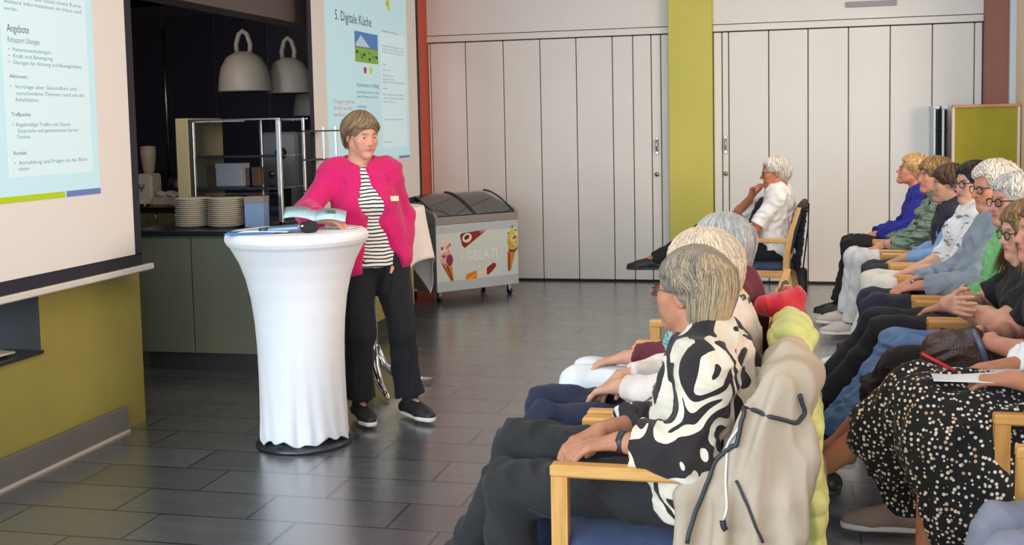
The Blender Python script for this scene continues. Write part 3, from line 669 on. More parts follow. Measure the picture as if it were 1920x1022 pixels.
# display case on the counter
dc = thing('glass_display_case', 'glass pastry display case with beige end post on the serving counter', 'display case', (-4.1,7.15,.93))
POST = mat('post_beige', lin(166,156,120), .5); G = glass('case_glass', (.95,.97,1), .18)
MB().box((0,0,0), (.095,.5,.73), .004).build('end_post', POST, dc)
MB().box((.105,0,.02), (.135,.03,.71), .003).build('corner_post', STEEL, dc); MB().box((.745,0,0), (.775,.03,.71), .003).build('corner_post', STEEL, dc); MB().box((.40,.46,0), (.42,.48,.71), .003).build('corner_post', STEEL, dc)
for z in (.24, .46): 
    MB().box((.10,.03,z), (.775,.47,z+.008)).build('glass_shelf', G, dc); MB().box((.10,.02,z-.006), (.775,.03,z+.012), .002).build('shelf_rail', ANTH, dc)
MB().box((.10,.0,.70), (.775,.47,.708)).build('glass_top', G, dc); MB().box((.10,.0,.708), (.775,.02,.72), .002).build('top_rail', STEEL, dc); MB().box((.10,.46,.708), (.775,.48,.72), .002).build('top_rail', STEEL, dc)
MB().box((.14,.004,.02), (.745,.008,.70)).build('glass_front', G, dc)
MB().box((.10,0,0), (.775,.48,.018), .003).build('base', ANTH, dc)
d2 = thing('bottle_rack', 'narrow dark steel rack beside the pastry display case', 'rack', (-3.30,7.45,.93))
for x in (0,.15,.24): MB().box((x,0,0), (x+.018,.02,.66 if x else .72), .002).build('upright', STEEL, d2)
for z in (.2,.42,.62): MB().box((0,0,z), (.258,.25,z+.01)).build('rack_shelf', ANTH, d2)
# goods in and around the case
def carton(name, label, cat, loc, s, m, rz=0, top=None):
    c = thing(name, label, cat, loc, rz); MB().box((-s[0]/2,-s[1]/2,0), (s[0]/2,s[1]/2,s[2]), .003).build('box', m, c)
    MB().box((-s[0]/2-.002,-s[1]/2-.002,s[2]*.8), (s[0]/2+.002,s[1]/2+.002,s[2]+.002), .002).build('lid', top or m, c); return c
carton('carton', 'blue cardboard carton beside the right plate stack', 'box', (-3.43,6.98,.931), (.13,.12,.20), mat('blue_card', lin(122,150,188), .6), .15, mat('blue_card_top', lin(140,130,120), .6))
carton('menu_card_box', 'pale cardboard box on the middle shelf inside the display case', 'box', (-3.82,7.42,1.18), (.20,.12,.16), mat('white_card', lin(205,200,196), .6))
carton('tin', 'brown tin on the middle shelf of the display case beside the pale box', 'tin', (-3.63,7.42,1.18), (.06,.06,.13), mat('tin_brown', lin(120,82,60), .4))
cm_ = thing('coffee_machine', 'silver coffee machine seen through the display case glass', 'coffee machine', (-3.95,8.15,.931))
MB().box((0,0,0), (.30,.36,.62), .02).build('body', mat('machine_silver', lin(170,172,176), .3, metal=.4), cm_); MB().box((.06,-.012,.05), (.24,0,.2), .01).build('drip_bay', BLACK, cm_)
MB().tube([(.17,-.02,.46),(.17,0,.46)], .045, 24).build('dial', BLACK, cm_); MB().tube([(.10,-.05,.3),(.10,0,.3)], .02, 12).build('spout', STEEL, cm_)
# back counter: grinder, bread bags, cups
gr = thing('coffee_grinder', 'white coffee grinder with bean hopper on the back counter', 'grinder', (-5.30,8.78,.951))
WPL = mat('white_plastic', lin(226,216,206), .35)
MB().box((-.07,-.09,0), (.07,.09,.27), .02).build('body', WPL, gr); MB().lathe([(.04,.27),(.05,.3),(.065,.42),(.065,.50),(.0,.505)], 24).build('hopper', mat('hopper', lin(205,190,170), .2), gr); MB().box((-.05,-.17,.0), (.05,-.09,.02), .005).build('drip_tray', STEEL, gr); MB().tube([(0,-.09,.17),(0,-.15,.165)], .015, 10).build('spout', STEEL, gr)
for i, (x, z, a, l) in enumerate(((-5.16,.951,.2,'pale paper packet lying beside the coffee grinder'), (-5.06,.951,-.2,'pale paper packet farthest right on the back counter'))):
    p = thing('paper_packet', l, 'packet', (x,8.72,z), a, 'paper packets on the back counter')
    MB().box((-.07,-.05,0), (.07,.05,.07), .012).build('packet', mat('packet', lin(196,182,168), .7), p); MB().box((-.06,-.055,.07), (.05,.045,.12), .02, rot=Matrix.Rotation(.25,3,'Y')).build('folded_top', mat('packet2', lin(214,202,190), .7), p)
sl = thing('slicer', 'small silver slicer leaning on the paper packets', 'slicer', (-5.12,8.95,.951)); MB().box((-.1,-.06,0), (.1,.06,.05), .01).build('base', STEEL, sl); MB().tube([(.0,-.02,.16),(.0,.0,.16)], .1, 28).build('blade', STEEL, sl); MB().tube([(-.02,.02,.05),(-.04,.02,.25),(.05,.0,.3)], .012, 8).build('arm', STEEL, sl)
for i, (x, h_) in enumerate(((-4.99,.20), (-4.945,.24))):
    o = MB().tube([(x,8.75,.951),(x+.01,8.75,.951+h_)], .018, 10).build('paper_roll', mat('roll', lin(176,160,130), .7)); tag(o, '%s beige paper roll standing at the end of the back counter' % ('shorter' if i == 0 else 'taller'), 'roll', 'paper rolls on the back counter')
# lamps
LSH = mat('lamp_shade_grey', lin(178,168,158), .45)
def bell(x, y, z, r, label):
    l = thing('pendant_lamp', label, 'lamp', (x,y,z), 0, 'bell shaped pendant lamps over the serving counter')
    H_ = r*1.55; prof = [(r,0),(r*1.01,.01),(r*.97,H_*.3),(r*.88,H_*.6),(r*.66,H_*.85),(r*.35,H_*.97),(.03,H_)]; inn = [(max(.01,a-.012),b-.008 if b > .01 else b) for a, b in reversed(prof)]
    MB().lathe(prof+inn, 40).build('lamp_shade', LSH, l)
    MB().tube([(-r*.26,0,H_*.95),(-r*.30,0,H_+.05),(-r*.17,0,H_+.13),(0,0,H_+.155),(r*.17,0,H_+.13),(r*.30,0,H_+.05),(r*.26,0,H_*.95)], .019, 10, up=(0,1,0)).build('handle_loop', LSH, l)
    MB().tube([(0,0,H_+.15),(0,0,2.75-z)], .004, 6).build('cord', BLACK, l); MB().lathe([(0,H_*.62),(.03,H_*.6),(.035,H_*.45),(0,H_*.4)], 16).build('bulb', mat('bulb', (.7,.68,.62), .3), l)
bell(-4.09, 8.2, 1.87, .20, 'grey bell pendant lamp, leftmost of the three above the serving counter')
bell(-3.90, 8.6, 1.86, .185, 'grey bell pendant lamp overlapping behind the leftmost one')
bell(-3.88, 9.1, 1.68, .20, 'lowest grey bell pendant lamp, half hidden by the right screen')

# ------------------------------------------------------------------ projection screens and slides
FAB = mat('screen_fabric', lin(240,231,226), .85, bump=.03, bscale=300); BLKB = mat('screen_border', lin(40,38,48), .8)
SLIDE = mat('slide_light', lin(182,214,223), .8, emit=.36)
def ink(name, c, e=.3): return mat('ink_'+name, tuple(x*.7 for x in c), .8, emit=e*.8)
def screen(y0, y1, label, bar=True):
    s = thing('projection_screen', label, 'projection screen', (-3.30,y0,.88)); W = y1-y0
    MB().box((-.004,.06,.06), (.0,W-.06,2.4)).build('fabric', FAB, s)
    b = MB(); b.box((-.006,0,.055), (.002,.06,2.4)); b.box((-.006,W-.06,.055), (.002,W,2.4)) ; b.box((-.006,0,.0), (.002,W,.06)); b.build('border', BLKB, s)
    if bar: b = MB(); b.box((-.014,-.08,-.035), (.018,W+.09,-.002), .006); b.build('bottom_bar', mat('bar_white', lin(225,215,205), .3), s)
    return s
s1 = screen(2.9, 5.36, 'left projection screen with a text slide, hanging in front of the olive wall')
s2 = screen(7.62, 10.12, 'right projection screen with a landscape picture, behind the speaker in pink')
# slide plane helpers: (u along y, v up), drawn on the plane x = X
def slide(y0, y1, z0, z1, label): 
    s = thing('projected_slide', label, 'projected slide', (-3.2985,y0,z0)); o = MB().box((0,0,0), (.0012,y1-y0,z1-z0)).build('picture_area', SLIDE, s); return s
def put(s, u, v, w_, h_, m, name): return MB().box((.0012,u,v), (.002,u+w_,v+h_)).build(name, m, s)
def txt(s, u, v, t, size, m, name='text', W=None):
    vv, ff = text_mesh(t, size, .0); w0 = max(p[0] for p in vv) or 1; k = (W/w0) if W else 1
    o = MB().add([(.0022, u+p[0]*k, v+p[1]) for p in vv], [tuple(reversed(f)) for f in ff]).build(name, m, s); return o
a = slide(3.0, 5.015, 1.275, 3.1, 'light blue text slide headed Angebote on the left screen')
INK = ink('teal', lin(118,160,170)); INKD = ink('dark', lin(70,92,104)); PINK = ink('pink', lin(240,160,170))
put(a, 0, 0, 1.73, .028, ink('lime', lin(200,225,30), .35), 'green_bar'); put(a, 1.74, 0, .275, .028, ink('blue', lin(120,140,205), .35), 'blue_bar')
put(a, 1.34, .11, .62, 1.7, mat('slide_panel', lin(198,218,224), .8, emit=.38), 'text_panel')
X0 = 1.375
for z, t, sz, W, ik in ((.745,'Angebote',.05,.15,INKD),(.700,'Rehasport Übungen',.036,.22,INK)): txt(a, X0, z, t, sz, ik, 'heading', W)
rows = [(.662,'•  Patientenschulungen',.30),(.634,'•  Kraft und Bewegung',.31),(.606,'•  Übungen für Atmung und Beweglichkeit',.53),(.545,'Aktionen',.12),(.500,'•  Vorträge über Gesundheit und',.48),(.471,'    verschiedene Themen rund um die',.54),(.443,'    Rehabilitation',.19),
        (.378,'Treffpunkte',.13),(.333,'•  Regelmäßige Treffen mit Gästen',.42),(.306,'    Gespräche und gemeinsames Lernen',.48),(.279,'    Termine',.12),(.208,'Kontakt',.09),(.165,'•  Anmeldung und Fragen an das Büro',.54),(.138,'    erbeten',.10)]
for z, t, W in rows: txt(a, X0, z, t, .024, INKD if not t.startswith((' ','•')) else INK, 'text_line', W)
for z, t, W in ((.838,'werden.',.09),(.868,'weitere Informationen im Haus und',.56),(.896,'Angebote für alle Gäste sowie Kurse',.56)): txt(a, X0-.01, z, t, .024, INK, 'text_line', W)
bslide = slide(7.93, 9.79, 1.30, 3.1, 'light blue slide with landscape picture on the right screen')
put(bslide, 1.56, -.0, .29, .02, ink('blue', lin(120,140,205), .35), 'blue_bar')

put(bslide, 1.17, .1, .62, .96, mat('slide_panel', lin(198,218,224), .8, emit=.38), 'text_panel')
txt(bslide, .19, 1.085, '5. Digitale Küche', .11, INKD, 'heading', .78)
put(bslide, .585, .905, .52, .125, ink('sky', lin(96,150,215), .3), 'picture_sky'); put(bslide, .585, .79, .52, .118, ink('meadow', lin(150,196,90), .3), 'picture_meadow')
mtn = MB().add([(.0022,.60,.93),(.0022,.72,1.005),(.0022,.80,.97),(.0022,.92,.915),(.0022,.62,.912)], [(0,1,2,3,4)]).build('picture_cloud', ink('cloud', lin(205,225,240), .4), bslide)
rr_ = random.Random(3)
for i in range(9): put(bslide, .60+rr_.random()*.44, .80+rr_.random()*.07, .05, .022, ink('field%d' % (i%2), (lin(205,225,150), lin(96,150,80))[i%2], .3), 'picture_field')
def disc(s, u, v, ru, rv, m, name): return MB().add([(.0022,u+ru*cos(k*pi/8),v+rv*sin(k*pi/8)) for k in range(16)], [tuple(range(16))]).build(name, m, s)
disc(bslide, .795, .73, .033, .028, ink('red', lin(225,70,80), .3), 'red_emblem'); disc(bslide, .925, .735, .03, .03, ink('yellow', lin(235,225,40), .4), 'yellow_emblem')
disc(bslide, 1.37, 1.315, .045, .03, ink('lemon', lin(205,215,80), .35), 'logo_dot'); disc(bslide, 1.40, 1.275, .03, .02, ink('yellow', lin(235,225,40), .4), 'logo_dot')
txt(bslide, .60, .595, 'Ankommen im Alltag', .05, INK, 'heading', .50)
for v_, t, W in ((.545,'gemeinsam kochen und essen',.50),(.51,'jeden Mittwoch im Saal',.46),(.43,'mit Anmeldung',.2)): txt(bslide, .60, v_, t, .03, ink('bluegrey', lin(120,150,200), .3), 'text_line', W)
for v_, t, W in ((.46,'Fragen gerne',.43),(.41,'direkt an uns',.38),(.36,'stellen',.22)): txt(bslide, .11, v_, t, .045, PINK, 'text_line', W)
for v_, t, W in ((1.07,'Wochenplan und Preise',.40),(.945,'Montag bis Donnerstag ab zehn Uhr',.56),(.92,'Freitag nach Vereinbarung im Haus',.56),(.895,'weitere Termine auf Anfrage hier',.56),(.79,'Zutaten',.1),(.745,'Obst und',.2),(.70,'Gemüse der',.28),(.67,'Saison frisch',.28),(.645,'Beilagen nach Wahl aus der Region',.56),(.59,'Info',.1),(.54,'Bitte melden Sie sich rechtzeitig an',.55),(.51,'damit wir gut planen können',.55),(.48,'vielen Dank',.3),(.33,'Unser Team freut sich auf Sie',.5),(.14,'bis bald',.2)):
    txt(bslide, 1.2, v_, t, .022, INK, 'text_line', W)
tag(MB().box((-3.3012,5.14,1.62), (-3.2995,5.165,1.78)).build('screen_sticker', mat('pale_red', lin(225,160,150), .7)), 'small faded red mark on the right margin of the left screen', 'mark') if 0 else None
v_ = MB(); v_.box((.52,YB-.045,2.59), (.97,YB-.019,2.64), .003); tag(v_.build('ventilation_grille', mat('grille_grey', lin(150,150,150), .5)), 'grey ventilation slot high on the white fascia above the right folding wall', 'vent')

# ------------------------------------------------------------------ pin board and folded boards at the far right
pb = thing('pin_board', 'olive green pin board in a pale wooden frame standing behind the seated row', 'pin board', (1.395,10.72,0))
BEECH = wood('beech', lin(224,178,112), lin(206,156,92), 'Z', 5, .4)
FRM = wood('frame_wood', lin(205,152,105), lin(188,132,86), 'X', 5, .45)
MB().box((.022,-.008,.55), (.533,.012,1.635)).build('felt_panel', mat('felt_green', lin(160,150,44), .9, var=.06, vscale=4, bump=.1, bscale=400), pb)
for x in (0,.533): MB().box((x,-.02,.5), (x+.024,.022,1.66), .003).build('frame_side', mat('frame_side_pale', lin(228,205,190), .4), pb)
MB().box((0,-.022,1.635), (.557,.024,1.662), .003).build('frame_rail', FRM, pb); MB().box((0,-.022,.5), (.557,.024,.55), .003).build('frame_rail', FRM, pb)
for x in (.02,.537): 
    MB().box((x-.015,-.015,.04), (x+.015,.015,.5)).build('leg', STEEL, pb); MB().box((x-.02,-.3,.0), (x+.02,.3,.04), .008).build('foot', STEEL, pb)
for i, x in enumerate((1.262,1.335)):
    fb = thing('folded_board', 'folded board standing edge on, %s, left of the green pin board' % ('farther left' if i == 0 else 'next to the pin board'), 'board', (x,10.9,0), 0, 'folded boards beside the pin board')
    MB().box((0,0,.05), (.022,.75,1.64), .003).build('edge_profile', mat('alu', lin(190,196,200), .35, metal=.6), fb); MB().box((.024,.01,.05), (.046,.74,1.62)).build('board', GAP, fb)
    for z in (.9,1.2,1.45): MB().tube([(.034,.0,z),(.034,-.03,z)], .012, 10).build('knob', BLACK, fb)
    MB().box((-.005,0,1.63), (.055,.75,1.66), .003).build('top_rail', mat('alu', (1,1,1)), fb)

area('kitchen_fill', (-4.3, 6.3, 2.7), (-4.9, 9, .8), .6, .6, 16, (1, .85, .7))  # added fill light without a fixture, lifts the dark kitchen

# ------------------------------------------------------------------ ice cream freezer
fz = thing('ice_cream_freezer', 'grey ice cream chest freezer with curved glass lid in the far left corner', 'freezer', (-3.03,9.64,0), radians(48.7))
FG = mat('freezer_side', lin(150,152,158), .4); FB = mat('freezer_front', lin(214,218,212), .35); FH = mat('freezer_frame', lin(150,140,134), .4)
FW, FD = .885, .56
MB().box((0,0,.095), (FW,FD,.70), .01).build('body', FG, fz)
MB().box((.0,-.006,.10), (FW,.0,.695), .002).build('front_panel', FB, fz)
hood = MB(); hood.prism([(-.008,.695),(FD,.695),(FD,.93),(FD-.05,.93),(.03,.80),(-.008,.765)], 'x', -.006, .02); hood.prism([(-.008,.695),(FD,.695),(FD,.93),(FD-.05,.93),(.03,.80),(-.008,.765)], 'x', FW-.02, FW+.006)
hood.box((-.0,-.012,.695), (FW,.03,.765), .006); hood.box((0,FD-.03,.70), (FW,FD,.94), .006); hood.build('hood_frame', FH, fz)
arc = [(.02+(FD-.06)*t, .775+.175*sin(t*pi*.5)) for t in np.linspace(0, 1, 14)]
for x0, x1 in ((.02,FW*.5),(FW*.5-.02,FW-.02)):
    l = MB(); n = len(arc); v = [(x0,a,b) for a, b in arc]+[(x1,a,b) for a, b in arc]; l.add(v, [(i,i+1,n+i+1,n+i) for i in range(n-1)], 0, True); lid = l.build('glass_lid', glass('freezer_glass', (.9,.92,.93), .5), fz)
    for x in (x0, x1): MB().tube([(x,a,b+.003) for a, b in arc], .008, 6).build('lid_rail', mat('rail_dark', lin(60,58,60), .4), lid)
MB().box((.03,.03,.60), (FW-.03,FD-.03,.66)).build('ice_cream_tubs', mat('tub_rows', lin(190,176,165), .5, col2=lin(120,100,92), vscale=14), fz)
for x in (.06, FW-.06):
    for y in (.06, FD-.06):
        MB().tube([(x-.012,y,.03),(x+.012,y,.03)], .03, 16).build('wheel', BLACK, fz); MB().box((x-.018,y-.02,.04), (x+.018,y+.02,.098), .003).build('castor_fork', STEEL, fz)
def decal(name, parts, par=fz):
    root_ = None
    for i, (poly, m) in enumerate(parts):
        y = -.0066-.0005*i
        o = MB().add([(p[0],y,p[1]) for p in poly], [tuple(range(len(poly)))]).build(name if i == 0 else name+'_detail', m, root_ or par); root_ = root_ or o
def ov(cx, cz, rx, rz, n=20, a=0): return [(cx+rx*cos(t)*cos(a)-rz*sin(t)*sin(a), cz+rx*cos(t)*sin(a)+rz*sin(t)*cos(a)) for t in np.linspace(0, 2*pi, n, endpoint=False)]
P_ = lambda n, c: mat('print_'+n, lin(*c), .4)
decal('printed_band', [([(0,.62),(FW,.62),(FW,.69),(0,.69)], P_('grey', (188,194,196))), ([(0,.10),(FW,.10),(FW,.19),(0,.19)], P_('grey', (0,0,0)))])
def blobs(cx, cz, R, cols, seed, k=9, rr=.018):
    q = random.Random(seed); return [(ov(cx+q.uniform(-R,R)*.8, cz+q.uniform(-R,R), rr*q.uniform(.5,1), rr*q.uniform(.4,.8), 12, q.uniform(0,3)), cols[i % len(cols)]) for i in range(k)]
cream, straw, choc, cone_c, cone_d, gold, org, dred = P_('cream',(236,216,196)), P_('straw',(170,38,58)), P_('choc',(70,34,30)), P_('cone',(214,128,52)), P_('cone_dark',(150,72,36)), P_('gold',(206,176,74)), P_('orange',(232,134,24)), P_('dark_red',(146,28,34))
decal('printed_strawberry_cone', [([(.045,.36),(.155,.36),(.175,.17),(.158,.165)], cone_c), (ov(.09,.49,.062,.10), cream), (ov(.10,.40,.066,.055), P_('pinkish',(222,170,165))), (ov(.135,.38,.035,.05), P_('berry',(140,40,80)))]+blobs(.09,.46,.06,[straw,cream,P_('rose',(210,140,140))],2,12)+[([(.10,.33),(.115,.33),(.165,.2),(.16,.19)], cone_d), ([(.06,.34),(.07,.34),(.15,.2),(.145,.2)], cone_d)])
decal('printed_pistachio_cone', [([(.765,.41),(.865,.43),(.795,.225),(.765,.222)], cone_c), (ov(.82,.50,.055,.085), gold), (ov(.82,.57,.03,.05), P_('lemon2',(222,196,70))), (ov(.83,.43,.05,.03,20,.2), choc), (ov(.832,.445,.048,.028,20,.2), gold), (ov(.83,.52,.03,.028), cream), (ov(.84,.53,.02,.012,12,.5), choc)]+blobs(.82,.5,.05,[P_('olive2',(150,140,50)),cream,gold],5,10,.014)+[(ov(.775,.575,.008,.008,8), choc),(ov(.86,.6,.008,.008,8), choc),(ov(.82,.635,.008,.008,8), choc),([(.77,.40),(.785,.40),(.785,.24),(.77,.235)], cone_d)])
decal('printed_cake_cone', [([(.25,.595),(.27,.50),(.30,.475),(.34,.50),(.52,.61),(.50,.625),(.27,.61)], dred), (ov(.325,.565,.052,.042,20,.3), cream), (ov(.322,.57,.03,.018,20,.5), choc), ([(.38,.555),(.43,.585),(.44,.60),(.39,.6)], straw), ([(.46,.60),(.53,.612),(.52,.622),(.46,.618)], P_('rose',(210,140,140)))])
decal('printed_ice_lolly', [([(.30,.165),(.305,.235),(.42,.262),(.425,.185)], org), ([(.42,.185),(.42,.262),(.53,.275),(.535,.21)], cream), ([(.53,.215),(.53,.275),(.60,.315),(.63,.31),(.635,.285),(.60,.25),(.545,.21)], dred), ([(.33,.18),(.40,.215),(.41,.23),(.34,.2)], P_('yellow2',(246,190,60))), ([(.545,.24),(.61,.285),(.615,.295),(.55,.255)], straw)])
vv, ff = text_mesh('I GELATI', .1, .0015); k_ = .40/max(p[0] for p in vv)
MB().add([(.25+p[0]*k_, -.0075-p[2], .362+p[1]*1.15) for p in vv], ff).build('lettering', mat('letter_white', lin(244,240,236), .4), fz)
vv, ff = text_mesh('eis', .02, .0); MB().add([(.05+p[0]*1.6, -.0068, .655+p[1]) for p in vv], ff).build('small_lettering', straw, fz)

# ------------------------------------------------------------------ high table behind the speaker, square cloth
bt = thing('bar_table', 'chrome bar table with curved feet standing behind the speaker', 'table', (-2.43,6.42,0))
MB().tube([(0,0,.10),(0,0,1.085)], .03, 20).build('pole', CHROME, bt); MB().lathe([(0,1.07),(.30,1.07),(.312,1.08),(.312,1.092),(0,1.095)], 40).build('tabletop', WPL, bt)
for i in range(4):
    a = radians(13.6+20)+i*pi/2; d = Vector((cos(a),sin(a),0)); MB().tube([Vector((0,0,.26))+d*.02, Vector((0,0,.14))+d*.06, Vector((0,0,.06))+d*.16, Vector((0,0,.035))+d*.27, Vector((0,0,.022))+d*.36], [.022,.026,.022,.017,.011], 10).build('foot', CHROME, bt)
def drape(cx, cy, zt, r, s, rot, seed, m):
    n = 72; v = []; f = []; rs = random.Random(seed)
    for i in range(n+1):
        for j in range(n+1):
            u = (i/n*2-1)*s; w_ = (j/n*2-1)*s; p = math.hypot(u, w_); a = math.atan2(w_, u)
            if p <= r: x, y, z = u, w_, zt
            else:
                o = p-r; fold = sin(a*4+.5)*.5+sin(a*9+seed)*.28; rad = r+.012+.10*o+fold*.16*o; z = zt-o*.985+.0; x, y = rad*cos(a), rad*sin(a)
                if o < .02: z = zt-o*.5
            v.append((cx+x*cos(rot)-y*sin(rot), cy+x*sin(rot)+y*cos(rot), z))
    for i in range(n):
        for j in range(n): q = i*(n+1)+j; f.append((q, q+n+1, q+n+2, q+1))
    o = MB().add(v, f, 0, True).build('tablecloth', m); md = o.modifiers.new('thickness', 'SOLIDIFY'); md.thickness = .003; md.offset = 1; return o
CL = fabric('white_cloth', lin(238,228,220), bump=.1, var=.02, sheen=.1)
tag(drape(-2.43, 6.42, 1.098, .315, .62, radians(-3.4), 1, CL), 'white square tablecloth hanging in points from the bar table behind the speaker', 'tablecloth')

# ------------------------------------------------------------------ stretch covered high table in front
TX, TY = -2.37, 5.255
ht = thing('cocktail_table', 'round high table in a white stretch cover with grey foot plate', 'table', (TX,TY,0))
MB().lathe([(0,0),(.232,0),(.24,.008),(.232,.02),(.1,.035),(.04,.05),(0,.05)], 56).build('foot_plate', mat('plate_metal', lin(80,80,84), .3, metal=.7), ht)
MB().tube([(0,0,.04),(0,0,1.06)], .035, 20).build('pole', STEEL, ht)
prof = [(.216,.055),(.216,.075),(.214,.12),(.212,.22),(.212,.35),(.215,.5),(.222,.62),(.236,.74),(.258,.84),(.286,.92),(.315,.975),(.328,.998),(.342,1.012),(.352,1.032),(.352,1.05),(.343,1.066),(.330,1.072),(.2,1.073),(.0,1.073)]
def cover_fold(a, z):
    w_ = max(0, 1-z/.62)**1.6; t = max(0, min(1, (z-.1)/.9))
    dx = a+1.15; dx = (dx+pi) % (2*pi)-pi
    return 1+w_*(.035*sin(a*3+1)+.022*sin(a*7+.4)+.012*sin(a*17+z*9)) + (.05*math.exp(-((dx-.25*(.6-z))/.10)**2)-.06*math.exp(-((dx+.16-.1*z)/.07)**2))*max(0, 1-z/.55)**.8*(z > -1) + (.006*sin(a*31+z*60)*max(0,1-z/.2))
pr2 = []
for i in range(len(prof)-1):
    (r0,z0),(r1,z1) = prof[i], prof[i+1]; k = 5
    for j in range(k): t = j/k; pr2.append((r0+(r1-r0)*t, z0+(z1-z0)*t))
pr2.append(prof[-1]); mb = MB().lathe(pr2, 160, fn=cover_fold)
mb.v = [(x, y, z-(.012*(1+sin(math.atan2(y,x)*5+1))+.01*sin(math.atan2(y,x)*13) if z < .1 else 0)) for x, y, z in mb.v]
STR = fabric('stretch_white', lin(240,238,240), bump=.08, var=.01, sheen=.1); mb.build('stretch_cover', STR, ht)
ft = 1.0735
o = thing('microphone', 'black and silver wireless microphone lying on the white high table', 'microphone', (-2.31,5.08,ft+.028), radians(13.6-3))
MB().tube([(-.155,0,-.012),(-.12,0,-.012),(-.11,0,-.01),(.02,0,-.004),(.045,0,-.002)], [.012,.0145,.0175,.021,.022], 16).build('handle', mat('mic_silver', lin(120,140,165), .3, metal=.7), o)
MB().tube([(-.165,0,-.013),(-.12,0,-.012)], [.011,.0152], 14).build('base_cap', BLACK, o)
MB().tube([(.04,0,-.002),(.05,0,0),(.062,0,0),(.085,0,.001),(.112,0,.001),(.122,0,.001)], [.022,.026,.029,.029,.024,.012], 20).build('head_grille', mat('mic_black', lin(38,38,42), .5, bump=.6, bscale=900), o)
MB().box((.045,-.03,.004), (.056,-.024,.012)).build('logo_mark', WPL, o)
def sheet(name, label, cat, loc, rz, w_, h_, m, curl=0, th=.0015, tilt=0, group=None, extra=None):
    n = 16; s_ = MB(); v = []; f = []
    for i in range(n+1):
        for j in (0, 1):
            t = i/n; v.append((w_*(t-.5), (j-.5)*h_, curl*sin(t*pi)*(.5+.5*j)))
    for i in range(n): f.append((2*i, 2*i+2, 2*i+3, 2*i+1))
    o = s_.add(v, f, 0, True).build(name, m); md = o.modifiers.new('t', 'SOLIDIFY'); md.thickness = th; md.offset = 1
    o.location = loc; o.rotation_euler = (tilt, 0, rz); tag(o, label, cat, group); return o
PAPER = mat('paper', lin(232,236,240), .6); BLUEP = mat('blue_paper', lin(80,140,205), .5)
sheet('folder', 'blue folder lying at the left of the white high table', 'folder', (-2.52,5.06,ft+.003), radians(20), .24, .16, BLUEP, .0, .003)
sheet('paper_sheet', 'white sheet of notes lying on the blue folder', 'paper', (-2.45,5.09,ft+.009), radians(8), .24, .17, PAPER, .004)
sheet('paper_sheet', 'white paper at the right rear edge of the white high table', 'paper', (-2.19,5.36,ft+.003), radians(-10), .2, .13, PAPER, .003)
BRO = mat('brochure', lin(196,222,232), .4, col2=lin(160,196,210), vscale=16)
br = thing('brochure', 'open pale blue brochure held in the hand of the speaker', 'brochure', (-2.285,5.24,ft+.045), radians(13.6+4))
def leaf(x0, x1, z0, z1, m, nm):
    n = 10; v = []; f = []
    for i in range(n+1):
        t = i/n
        for j in (0,1): v.append((x0+(x1-x0)*t, -.06+.12*j, z0+(z1-z0)*t+.045*j+.012*sin(t*pi)))
    for i in range(n): f.append((2*i,2*i+2,2*i+3,2*i+1))
    o = MB().add(v, f, 0, True).build(nm, m, br); md = o.modifiers.new('t','SOLIDIFY'); md.thickness = .0015; return o
leaf(-.13,.02,.022,.005, BRO, 'page'); l2 = leaf(.02,.17,.005,-.005, BRO, 'page'); MB().box((.07,.0,.028), (.12,.004,.05)).build('photo_print', mat('green_print', lin(80,120,60), .5, col2=lin(40,60,50), vscale=60), br)

